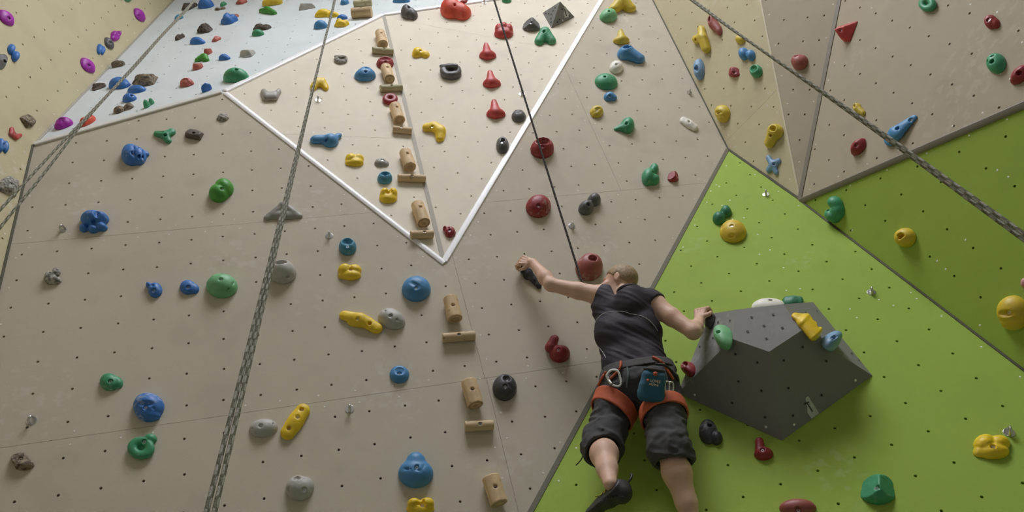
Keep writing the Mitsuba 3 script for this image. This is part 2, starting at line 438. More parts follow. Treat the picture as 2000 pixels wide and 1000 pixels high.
edge_trim(C, D, 'iL', 'iR', 0.016, 0.016, 'm_grey_trim', 'grey-brown strip down the valley of the niche', 'cove', pull=(0.01, 0.03))
edge_trim(G, V('main', 'LG', 'FL'), 'main', 'LG', 0.024, 0.006, 'm_olive_trim', 'dark olive strip between the grey wall and the lime green wall', 'cove')
edge_trim(F_, G, 'main', 'R1', 0.007, 0.007, 'm_dark_trim', 'thin dark joint between the grey wall and the yellowish right wall', 'cove')
edge_trim(A, V('main', 'LG', 'FL'), 'FL', 'main', 0.014, 0.006, 'm_dark_trim', 'thin dark joint between the left cream wall and the grey wall', 'cove')
edge_trim(A, V('FL', 'UB', 'ceil'), 'FL', 'UB', 0.012, 0.010, 'm_grey_trim', 'thin brownish joint between the left cream wall and the pale blue wall', 'cove')
edge_trim(G, H, 'R1', 'LG', 0.012, 0.008, 'm_dark_trim', 'thin dark joint between the right cream wall and the lime green wall', 'cove')
edge_trim(H, V('LG', 'DG', 'floor'), 'LG', 'DG', 0.012, 0.005, 'm_dark_trim', 'thin dark green joint between the two green walls', 'cove')
edge_trim(H, V('R1', 'R2', 'ceil'), 'R1', 'R2', 0.008, 0.008, 'm_ridge_trim', 'thin pale ridge line between two cream facets at upper right', 'nose', t=0.004)
edge_trim(H, V('R2', 'R3', 'ceil'), 'R2', 'R3', 0.020, 0.016, 'm_brown_trim', 'grey-brown strip between the narrow facet and the right outer wall', 'cove', lift=0.006)
edge_trim(H, V('R3', 'DG', 'floor'), 'R3', 'DG', 0.006, 0.036, 'm_brown_trim', 'grey-brown strip between the cream outer right wall and the darker green wall', 'nose', t=0.012)

# the rest of the hall, behind and around the visitor
def box_mesh(lo, hi):
    return trimesh.creation.box(bounds=[lo, hi])
put('floor', box_mesh([-7, -9, -0.1], [8, 6, 0.0]), 'm_mat'); tag('floor', 'grey padded mat floor of the climbing hall', kind='structure')
put('wall_back', box_mesh([-7, -9.2, 0], [8, -9.0, CEIL_Z]), 'm_plaster'); tag('wall_back', 'plastered back wall of the climbing hall', kind='structure')
put('wall_side_left', box_mesh([-7.2, -9, 0], [-7, 6, CEIL_Z]), 'm_plaster'); tag('wall_side_left', 'plastered left side wall of the hall', kind='structure')
put('wall_side_right', box_mesh([8, -9, 0], [8.2, 6, CEIL_Z]), 'm_plaster'); tag('wall_side_right', 'plastered right side wall of the hall', kind='structure')
SX0, SX1, SY0, SY1 = -0.6, 3.6, -4.0, -0.8      # the skylight's opening
cm = m3.Manifold.cube([15, 15, 0.3]).translate([-7, -9, CEIL_Z]) - m3.Manifold.cube([SX1 - SX0, SY1 - SY0, 1]).translate([SX0, SY0, CEIL_Z - 0.2])
put('ceiling', cm, 'm_plaster'); tag('ceiling', 'plastered ceiling of the hall with a skylight opening', kind='structure')
def emit_pane(key, quad, rad):
    v = np.array(quad, float)
    scene[key] = {**mikit.ply(trimesh.Trimesh(v, [[0, 1, 2], [0, 2, 3]], process=False), 'm_plaster'), 'emitter': {'type': 'area', 'radiance': {'type': 'rgb', 'value': [rad * c for c in SKY_RGB]}}}
emit_pane('window_1__pane', [[SX0, SY0, CEIL_Z + 0.05], [SX0, SY1, CEIL_Z + 0.05], [SX1, SY1, CEIL_Z + 0.05], [SX1, SY0, CEIL_Z + 0.05]], SKYLIGHT)
fr = [box_mesh([x - 0.04, SY0, CEIL_Z - 0.03], [x + 0.04, SY1, CEIL_Z + 0.04]) for x in np.linspace(SX0, SX1, 5)] + [box_mesh([SX0, y - 0.04, CEIL_Z - 0.03], [SX1, y + 0.04, CEIL_Z + 0.04]) for y in np.linspace(SY0, SY1, 4)]
put('window_1__frame', cat(fr), 'm_plaster'); tag('window_1', 'diffusing skylight in the ceiling of the hall', kind='structure')
emit_pane('window_2__pane', [[-5, -8.95, 3.5], [6, -8.95, 3.5], [6, -8.95, 9], [-5, -8.95, 9]], WINDOW)
put('window_2__frame', cat([box_mesh([x - 0.05, -8.99, 3.4], [x + 0.05, -8.9, 9.1]) for x in np.linspace(-5, 6, 6)]), 'm_plaster'); tag('window_2', 'frosted window band in the back wall of the hall', kind='structure')
# ------------------------------------------------------------------ climbing holds
COL = {k: np.array(v) for k, v in {
    'blue': (.033, .15, .46), 'steel': (.06, .22, .45), 'paleblue': (.17, .30, .47), 'teal': (.05, .22, .34), 'green': (.045, .27, .125), 'palegreen': (.15, .40, .19), 'leaf': (.055, .27, .03),
    'darkgreen': (.028, .17, .085), 'yellow': (.76, .52, .02), 'olive': (.56, .42, .035), 'ochre': (.60, .42, .03), 'red': (.46, .045, .04), 'darkred': (.26, .02, .025), 'orange': (.62, .075, .04), 'brick': (.42, .10, .075),
    'wornred': (.30, .075, .065), 'purple': (.33, .014, .34), 'black': (.05, .047, .055), 'charcoal': (.10, .095, .095), 'grey': (.40, .38, .35), 'stonegrey': (.30, .28, .25), 'brown': (.20, .16, .115), 'darkbrown': (.095, .075, .06),
    'white': (.74, .71, .63), 'pink': (.55, .25, .25), 'wood': (.66, .47, .27), 'greenwood': (.44, .41, .25), 'tanwood': (.56, .41, .24)}.items()}
SH = {
    'dome': 'E 0 0 0 1 1 1', 'egg': 'E -.15 .05 0 .85 .95 1;E .45 -.15 0 .55 .7 .7',
    'disc': 'E 0 0 0 1 1 1;e .05 .25 1.15 .75 .62 .5', 'cup': 'E 0 -.05 0 1 .95 1.05;e 0 .2 1.1 .7 .55 .8',
    'jug': 'E 0 -.15 0 1 .85 1;E 0 .25 0 .75 .75 .85;e .15 .35 1.0 .26 .3 .5', 'pocket': 'E 0 0 0 1 1 1;e .1 .15 1 .32 .26 .55',
    'bean': 'E -.5 .05 0 .5 .75 .9;E .48 .1 0 .52 .75 .85;E 0 -.3 0 .7 .65 .8', 'twoNW': 'E -.4 .42 0 .58 .58 .85;E .35 -.4 0 .62 .6 .95', 'twoNE': 'E .4 .42 0 .58 .58 .85;E -.3 -.4 0 .65 .62 .95',
    'ring': 'T 0 0 .3 .6 .4;E 0 0 0 .75 .75 .25', 'long': 'C -.7 0 .12 .7 0 .12 .36;E 0 0 0 .8 .4 .6', 'banana': 'C -.72 -.25 .15 -.28 .2 .25 .36 .4;C -.28 .2 .25 .3 .2 .25 .42;C .3 .2 .25 .72 -.28 .1 .4 .34',
    'lens': 'E 0 -.72 0 1.25 1.25 1;i 0 .72 0 1.25 1.25 1', 'scoop': 'E 0 -.72 0 1.25 1.25 1;i 0 .72 0 1.25 1.25 1;e .1 .28 1.0 .7 .22 .45',
    'pinch': 'E .05 -.52 0 1 .5 .8;C 0 -.5 .3 -.12 .62 .5 .62 .3;e .8 .0 1.1 .5 .3 .4', 'rock': 'E 0 0 0 1.05 1.05 1.05;R 7', 'slab': 'E 0 0 0 1.1 1.0 1;R 5;P 0 .3 .9 .62',
    'fin': 'C -.85 -.6 .1 .05 .45 .5 .24;C .05 .45 .5 .85 -.4 .1 .26;E 0 -.35 0 .95 .45 .5', 'shell': 'E -.2 0 0 .8 .95 1;E .35 -.1 0 .6 .8 .9;C .4 .2 .3 .95 .15 .1 .22;c .05 .9 .75 .2 -.85 .75 .12;c .38 .8 .7 .5 -.75 .62 .11;c .65 .7 .5 .72 -.5 .45 .09',
    'swirl': 'T 0 0 .35 .6 .34;C -.8 .5 .5 .5 .1 .9 .2;E 0 -.2 0 .9 .75 .5', 'knob': 'E -.1 -.2 0 .9 .8 .9;E .5 .45 0 .48 .5 .8', 'flower': 'E 0 -.2 0 1 .75 .8;E -.45 .3 .2 .5 .6 .8;E .45 .3 .2 .55 .6 .8;e 0 .1 1.1 .5 .2 .5;e .2 .35 1 .1 .5 .5',
    'bulb': 'E -.1 -.45 0 .8 .55 .9;E .15 .5 0 .55 .5 .75', 'horn': 'C -.75 -.78 .15 -.25 -.25 .35 .36 .42;C -.25 -.25 .35 .85 .88 .1 .42 .17',
    'star': 'C 0 0 .3 -.7 .8 .1 .36;C 0 0 .3 .75 .45 .1 .34;C 0 0 .3 -.7 -.6 .1 .36;C 0 0 .3 .4 -.85 .1 .34;E 0 0 0 .65 .65 .6', 'lump': 'E -.4 .2 0 .6 .7 .9;E .4 .25 0 .6 .6 .75;E .1 -.4 0 .85 .55 .8;E -.6 -.4 0 .4 .4 .5',
    'head': 'E 0 .25 0 .95 .75 1.05;E -.75 -.6 0 .3 .4 .5;E -.1 -.75 0 .36 .35 .6;E .5 -.55 0 .4 .35 .6;E .6 .35 0 .4 .45 .9;e .35 .3 1.15 .2 .5 .5', 'loop': 'T -.12 -.28 .3 .56 .34;E .48 .55 0 .44 .42 .6;E -.1 -.25 0 .6 .6 .2',
    'skull': 'E 0 -.1 0 .95 .9 1;E .5 .1 0 .5 .6 .7;e -.15 .5 1 .34 .3 .6;e -.75 -.35 .7 .16 .16 .4', 'tee': 'C -.72 .25 .1 0 -.05 .3 .36 .42;C 0 -.05 .3 .66 .52 .1 .42 .4;C 0 -.05 .3 .3 -.7 .1 .42 .34;c -.6 .25 .55 .0 .02 .75 .12;c .0 .02 .75 .55 .45 .6 .12', 'ess': 'E -.35 -.1 0 .6 .8 .85;C -.2 .1 .4 .6 .75 .35 .26;E .55 -.1 0 .4 .5 .6;e .35 .35 .9 .22 .25 .5',
    'ribs': 'E 0 0 0 1 1 1;c -1 .3 .75 1 .45 .75 .1;c -1 -.15 1 1 0 1 .1', 'fluted': 'E 0 0 0 1 1 1;c -1 .45 1 .5 -.5 1.1 .2;c -.15 1.05 .75 .95 .3 .9 .18;c .15 .0 1.2 1.05 -.1 .75 .14',
    'crease': 'E 0 0 0 1 1 1;c .25 -.9 .6 .95 .25 .55 .06;e .1 .78 .75 .28 .09 .4', 'mask': 'E 0 .1 0 1 .9 1;e 0 -.05 1.1 .9 .2 .35;E 0 -.55 0 .75 .4 .75;e .45 -.3 .95 .14 .12 .3', 'wave': 'C -.8 .35 .12 0 .05 .4 .3;C 0 .05 .4 .8 -.45 .12 .34;E 0 0 0 .7 .4 .5;e -.6 .75 .7 .22 .2 .3',
    'wedge': 'E 0 0 0 1.2 1.2 1.1;P -.25 .75 .6 .32;P .75 -.25 .55 .5;P -.85 -.3 .2 .62', 'peak': 'E 0 -.1 0 1 .9 1;P -.7 .1 .7 .62;P .75 .1 .65 .62', 'kidney': 'C -.75 .25 .1 -.5 -.2 .25 .34;C -.5 -.2 .25 .4 -.2 .25 .4;C .4 -.2 .25 .8 .35 .12 .28',
    'volbig': 'E -.25 .1 0 .8 .9 1;E .4 -.2 0 .62 .75 .85;P .55 .6 .6 .72', 'clover': 'E -.45 .1 0 .6 .85 .9;E .5 -.1 0 .5 .75 .8;e .1 .9 .9 .2 .5 .6', 'boot': 'E -.3 -.25 0 .7 .75 .9;E .35 .5 0 .5 .5 .6;E .3 -.5 0 .65 .45 .7;e -.05 .45 1 .12 .35 .5',
    'legs': 'C -.5 -.45 .1 0 .4 .4 .46 .5;C 0 .4 .4 .6 -.4 .1 .5 .44;E 0 .3 0 .55 .55 .7', 'arch': 'C -.1 .8 .15 .15 .1 .35 .34;C .15 .1 .35 .35 -.75 .15 .42;C .15 .05 .35 -.65 -.05 .15 .36', 'dino': 'C -.8 0 .2 -.1 0 .25 .45;E .25 -.15 0 .6 .75 .95;C .5 .1 .3 .85 .6 .2 .26',
    'bone': 'E -.3 .1 0 .66 .85 .9;E .55 -.25 0 .48 .6 .65;E -.55 -.35 0 .4 .45 .6', 'slipper': 'E -.38 .22 0 .6 .62 .9;C -.3 .15 .3 .58 -.4 .15 .5 .4;e -.45 .32 .95 .26 .26 .6', 'hook': 'E .3 .1 0 .68 .75 .9;C -.85 -.15 .05 .1 -.05 .3 .16 .42;e -.1 -.8 .5 .35 .38 .8', 'comma': 'E .15 -.05 0 .85 .9 .9;E -.6 .5 0 .35 .3 .8;e -.05 .2 1.1 .3 .25 .5',
}

def parse(ops, seed):
    out = []
    r = np.random.default_rng(seed)
    for o in ops.split(';'):
        w = o.split()
        if w[0] == 'R':
            for _ in range(int(w[1])):
                n = unit(np.array([r.normal(), r.normal(), abs(r.normal()) * 0.7 + 0.1]))
                out.append(('P', *n, 0.62 + 0.25 * r.random()))
        else:
            out.append((w[0], *map(float, w[1:])))
    return out

def field(p, ops, k=0.1):
    d = None
    for o in ops:
        c, a = o[0], o[1:]
        if c in 'Eei':
            s = ell(p, a[:3], a[3:6], a[6] if len(a) > 6 else 0)
        elif c in 'Cc':
            s = cone(p, a[:3], a[3:6], a[6], a[7] if len(a) > 7 else a[6])
        elif c == 'T':
            q = p - np.array(a[:3])
            s = np.hypot(np.hypot(q[..., 0], q[..., 1]) - a[3], q[..., 2]) - a[4]
        else:
            s = p @ np.array(a[:3]) - a[3]
        if d is None:
            d = s
        elif c in 'ECT':
            d = smin(d, s, k * 1.3)
        elif c in 'ec':
            d = smax(d, -s, k * 0.6)
        else:
            d = smax(d, s, k * 0.6)
    return np.maximum(d, -p[..., 2] - 0.02)

def rotate(ops, deg):
    c, s = math.cos(math.radians(deg)), math.sin(math.radians(deg))
    out = []
    for o in ops:
        a = list(o[1:])
        def rt(i):
            a[i], a[i + 1] = c * a[i] - s * a[i + 1], s * a[i] + c * a[i + 1]
        rt(0)
        if o[0] in 'Eei':
            a = a[:6] + [(a[6] if len(a) > 6 else 0) + deg]
        elif o[0] in 'Cc':
            rt(3)
        out.append((o[0], *a))
    return out

def ray_hit(m, org, d):
    v, f = np.asarray(m[0]), np.asarray(m[1])
    a, e1, e2 = v[f[:, 0]], v[f[:, 1]] - v[f[:, 0]], v[f[:, 2]] - v[f[:, 0]]
    h = np.cross(d, e2)
    det = (e1 * h).sum(1)
    det = np.where(np.abs(det) < 1e-14, 1e-14, det)
    s = org - a
    u = (s * h).sum(1) / det
    q = np.cross(s, e1)
    w = (q @ d) / det
    t = (e2 * q).sum(1) / det
    ok = (u >= -1e-6) & (w >= -1e-6) & (u + w <= 1 + 1e-6) & (t > 0)
    if not ok.any():
        return None
    i = np.argmin(np.where(ok, t, np.inf))
    return org + t[i] * d

def hold_color(v, n, base, seed, stone, worn, up):
    """pigment: mottling, grit, and rubbed-in chalk in grainy patches"""
    m = meshkit.fbm(v * 22, 3, seed)
    c = base[None] * (0.82 + 0.36 * m)[:, None]
    if stone:
        s = meshkit.fbm(v * 75, 3, seed + 3)
        c = c * (0.45 + 1.1 * sm(0.32, 0.68, s))[:, None]
    g = meshkit.fbm(v * 60, 3, seed + 9) * 0.55 + meshkit.fbm(v * 12, 2, seed + 5) * 0.45
    reach = 0.60 - 0.16 * worn * (0.35 + 0.65 * up)
    k = sm(reach, reach + 0.12, g) * (0.18 + 0.5 * worn)
    ch = 0.55 * np.array([.62, .60, .57]) + 0.45 * base
    return c * (1 - k)[:, None] + ch[None] * k[:, None]

def bolt_meshes():
    ang = np.arange(12) * np.pi / 6
    hexa = np.arange(12) * np.pi / 6
    R = np.where(np.arange(12) % 2 == 0, 1.0, 0.87)
    prof = [(0.0095, -0.012, 1), (0.0095, 0.0, 1), (0.0083, 0.0016, 1), (0.0048, 0.0016, 0), (0.0046, -0.005, 0)]
    v = np.vstack([np.c_[r * np.cos(ang) * (1 if rd else R), r * np.sin(ang) * (1 if rd else R), np.full(12, z)] for r, z, rd in prof])
    f = []
    for k in range(4):
        for i in range(12):
            j = (i + 1) % 12
            f += [[k * 12 + i, k * 12 + j, (k + 1) * 12 + j], [k * 12 + i, (k + 1) * 12 + j, (k + 1) * 12 + i]]
    s = np.vstack([np.c_[0.0047 * np.cos(ang), 0.0047 * np.sin(ang), np.full(12, -0.0048)], [[0, 0, -0.0048]]])
    return (v, np.array(f)), (s, np.array([[i, (i + 1) % 12, 12] for i in range(12)]))
BOLT, SOCKET = bolt_meshes()
BOLT_PLY = mikit.ply(trimesh.Trimesh(*BOLT, process=False), 'm_steel')
SOCKET_PLY = mikit.ply(trimesh.Trimesh(*SOCKET, process=False), 'm_socket')
def frame_matrix(pos, x, y, n):
    M = np.eye(4)
    M[:3, 0], M[:3, 1], M[:3, 2], M[:3, 3] = x, y, n, pos
    return M
def put_bolt(parent, pos, n):
    a, b, c = frame_of(n)
    k = key_for(f'{parent}__bolt')
    scene[k] = {**BOLT_PLY, 'to_world': T(frame_matrix(pos, a, b, c))}
    scene[key_for(f'{k}__socket')] = {**SOCKET_PLY, 'to_world': T(frame_matrix(pos, a, b, c))}
    tag(k, 'steel bolt head')

def axes_at(plane, x, y):
    n = PL[plane][0] if isinstance(plane, str) else plane[0]
    o = at(plane, x, y)
    X, Y = at(plane, x + 1, y) - o, at(plane, x, y - 1) - o
    if plane == 'UB':
        xh = unit(X)
        y2 = np.cross(n, xh)
        Y = y2 * (Y @ y2)
    return o, X, Y, n

def grid(lim, zt, res):
    h = 2 * lim / res
    xs = np.arange(-lim, lim + h, h)
    zs = np.arange(-3.5 * h, zt + h, h)
    g = np.stack(np.meshgrid(xs, xs, zs, indexing='ij'), -1)
    return g, np.array([-lim, -lim, -3.5 * h]), h

GRIDS = {r: grid(1.55, 1.45, r) for r in (22, 30, 40, 50, 62)}

GROUPS = {'main': 'holds on the grey-beige centre wall', 'iL': 'holds on the bright niche facets', 'iR': 'holds on the bright niche facets', 'UB': 'holds on the pale blue wall', 'FL': 'holds on the left cream wall', 'LG': 'holds on the lime green wall',
          'R1': 'holds on the right cream walls', 'R2': 'holds on the right cream walls', 'R3': 'holds on the right cream walls', 'DG': 'holds on the darker green wall'}

def make_hold(plane, color, shape, box, p, label, bolts=(), rot=0.0, noise=0.02, worn=0.15, stone=False, group=None, seed=0, asp=0.75):
    x0, y0, x1, y1 = box
    w, h = x1 - x0, y1 - y0
    cx, cy = (x0 + x1) / 2, (y0 + y1) / 2
    ops = parse(SH.get(shape, shape), seed)
    if rot:
        ops = rotate(ops, rot)
    def surf(res, extra=()):
        g, lo, hh = GRIDS[res]
        return nets(field(g, list(ops) + list(extra)), lo, hh)
    v0, f0 = surf(22)
    v0 = v0 * np.array([1, 1, 1.0])
    ax, ay = cx, cy
    o, X, Y, n = axes_at(plane, ax, ay)
    sx, sy = w / 2, h / 2
    t = 1.0
    if plane == 'UB':
        sy = sx * np.linalg.norm(X) * asp / np.linalg.norm(Y)
    for it in range(9):
        o, X, Y, n = axes_at(plane, ax, ay)
        if plane == 'UB':
            sz = t * p * sx * np.linalg.norm(X)
            yy = sy * min(t, 1.6)
        else:
            yy = sy
            sz = p * math.sqrt(sx * np.linalg.norm(X) * sy * np.linalg.norm(Y))
        W = o + v0[:, :1] * X * sx + v0[:, 1:2] * Y * yy + v0[:, 2:] * n * sz
        q = look(W)
        a, b = q.min(0), q.max(0)
        ax += cx - (a[0] + b[0]) / 2
        ay += cy - (a[1] + b[1]) / 2
        sx *= float(np.clip(w / (b[0] - a[0]), 0.6, 1.5)) ** 0.8
        if plane == 'UB':
            t *= float(np.clip(h / (b[1] - a[1]), 0.6, 1.5)) ** 0.8
        else:
            sy *= float(np.clip(h / (b[1] - a[1]), 0.6, 1.5)) ** 0.8
    Mx, My, Mz = X * sx, Y * yy, n * sz
    M = np.stack([Mx, My, Mz], 1)
    Mi = np.linalg.inv(M)
    extra, spots = [], []
    rb = 0.0125
    for (bx, by, kind) in bolts:
        hit = ray_hit((W, f0), CAM, sight(bx, by))
        if hit is None:
            hit = ray_hit((W, f0), o + n * (sz * 3), -n)
        if hit is None:
            continue
        # a drilled recess straight into the wall
        dep = 0.010 if kind == 'b' else 0.026
        dep = min(dep, max(0.004, (hit - o) @ n - 0.012))
        spots.append((hit - n * dep, kind))
        extra.append((hit, dep))
    size = max(w, h)
    res = 62 if size > 70 else 50 if size > 44 else 40 if size > 27 else 30
    g, lo, hh = GRIDS[res]
    D = field(g, ops)
    if extra:
        for hit, dep in extra:
            Wg = g @ M.T + o - hit
            az = Wg @ n
            rr = np.linalg.norm(Wg - az[..., None] * n, axis=-1)
            s = np.maximum(rr - rb, -az - dep) / max(np.linalg.norm(Mx), 1e-6)
            D = np.maximum(D, -s)
    v, f = nets(D, lo, hh)
    # weld-preserving smoothing of the lattice
    tm = trimesh.Trimesh(v, f, process=False)
    relax(tm, 2)
    v = np.array(tm.vertices)
    P3 = o + v @ M.T
    tmn = vnormals(P3, f)
    if np.linalg.det(M) < 0:
        f = f[:, ::-1]
        tmn = -tmn
    size_m = np.linalg.norm(P3.max(0) - P3.min(0))
    fr = 5.0 / size_m
    nn = meshkit.fbm(P3 * fr, 3, seed) - 0.5
    if stone:
        nn = nn + 0.6 * (np.abs(meshkit.fbm(P3 * fr * 2.2, 3, seed + 4) - 0.5) - 0.12)
    free = sm(0.0, 0.10, v[:, 2])
    P3 = P3 + tmn * (nn * noise * size_m * free)[:, None]
    hgt = (P3 - o) @ n
    P3 = P3 + n[None] * np.maximum(0.0004 - hgt, 0)[:, None]
    up = sm(-0.2, 0.9, v[:, 1])
    colv = hold_color(P3, tmn, COL[color], seed, stone, worn, up)
    key = key_for('climbing_hold')
    put(key, (P3, f), 'm_stone' if stone else 'm_hold', smooth=True, color=np.clip(colv, 0, 0.95))
    tag(key, label, 'climbing hold', group or GROUPS.get(plane if isinstance(plane, str) else '', None))
    for s, kind in spots:
        put_bolt(key, s + n * 0.0, n)
    return key

def wood_color(P, ax, base, seed, o):
    d = (P - o) @ ax
    q = P * 1.0
    g = meshkit.fbm(np.stack([(P - o) @ frame_of(ax)[0] * 90, (P - o) @ frame_of(ax)[1] * 90, d * 7], 1), 3, seed)
    r = np.linalg.norm((P - o) - d[:, None] * ax, axis=1)
    b = meshkit.fbm(P * 14, 2, seed + 2)
    knot = sm(0.80, 0.86, meshkit.noise(P * 34 + seed, seed))
    ring = 0.5 + 0.5 * np.sin(r * 900 + 3 * b)
    c = base[None] * (0.72 + 0.42 * g + 0.22 * (b - 0.5) + 0.06 * ring)[:, None]
    return np.clip(c * (1 - 0.35 * knot)[:, None], 0, 0.95)

def make_log(plane, color, p0, p1, rad, label, hole, name, group, flat=0.0, seed=0):
    n = PL[plane][0]
    a, b = at(plane, *p0, rad * 0.9), at(plane, *p1, rad * 0.9)
    o, L = (a + b) / 2, np.linalg.norm(b - a)
    ax = unit(b - a)
    ax = unit(ax - n * (ax @ n))
    lat = np.cross(n, ax)
    h = rad / 10.0
    lo, hi = np.array([-L / 2 - 3 * h, -rad - 3 * h, -rad - 3 * h]), np.array([L / 2 + 3 * h, rad + 3 * h, rad + 3 * h])
    hit = ray_hit_cyl = None
    # where the bolt sits: on the outermost line of the log
    def f(p):
        rr = np.hypot(p[..., 1], p[..., 2]) * (1 + 0.02 * np.sin(p[..., 0] * 30 + seed))
        d = smax(rr - rad, np.abs(p[..., 0]) - L / 2, rad * 0.05)
        d = np.maximum(d, -p[..., 2] - rad * 0.9)
        t = hole
        q = np.hypot(p[..., 0] - t * L, p[..., 1])
        return np.maximum(d, -np.maximum(q - 0.011, -(p[..., 2] - rad * 0.45)))
    m = sdf_mesh(f, lo, hi, h)
    P = o + m.vertices[:, :1] * ax + m.vertices[:, 1:2] * lat + m.vertices[:, 2:] * n
    F = np.array(m.faces)
    if np.linalg.det(np.stack([ax, lat, n], 1)) < 0:
        F = F[:, ::-1]
    key = key_for(name)
    put(key, (np.array(P), F), 'm_wood', smooth=True, color=wood_color(np.array(P), ax, COL[color], seed, o))
    tag(key, label, 'wooden hold', group)
    put_bolt(key, o + ax * hole * L + n * (rad * 0.62), n)
    if abs(ax[2]) > 0.5:
        dn = ax if ax[2] < 0 else -ax
        c0 = o + dn * (L / 2 + 0.0006)
        th = np.arange(36) * 2 * np.pi / 36
        rings = [(0.96, -0.0012), (0.93, 0.0), (0.75, 0.0), (0.55, 0.0), (0.35, 0.0), (0.15, 0.0)]
        v = [c0 + rad * r * (np.cos(t) * lat + np.sin(t) * n) + dn * z for r, z in rings for t in th] + [c0]
        fc = [q for k in range(5) for i in range(36) for q in ([k * 36 + i, k * 36 + (i + 1) % 36, (k + 1) * 36 + (i + 1) % 36], [k * 36 + i, (k + 1) * 36 + (i + 1) % 36, (k + 1) * 36 + i])]
        fc += [[180 + i, 180 + (i + 1) % 36, 216] for i in range(36)]
        v = np.array(v)
        keep = [t for t in fc if min((v[t] - o) @ n) > -rad * 0.9]
        rr = np.linalg.norm(v - c0, axis=1) / rad
        cc = COL[color][None] * (0.62 + 0.16 * np.sin(rr * 40 + seed) + 0.25 * (meshkit.fbm(v * 60, 2, seed) - 0.5))[:, None]
        put(f'{key}__end_grain', trimesh.Trimesh(v, keep, process=False), 'm_wood', color=np.clip(cc, 0, .95))
        tag(f'{key}__end_grain', 'sawn end face with growth rings')
    return key
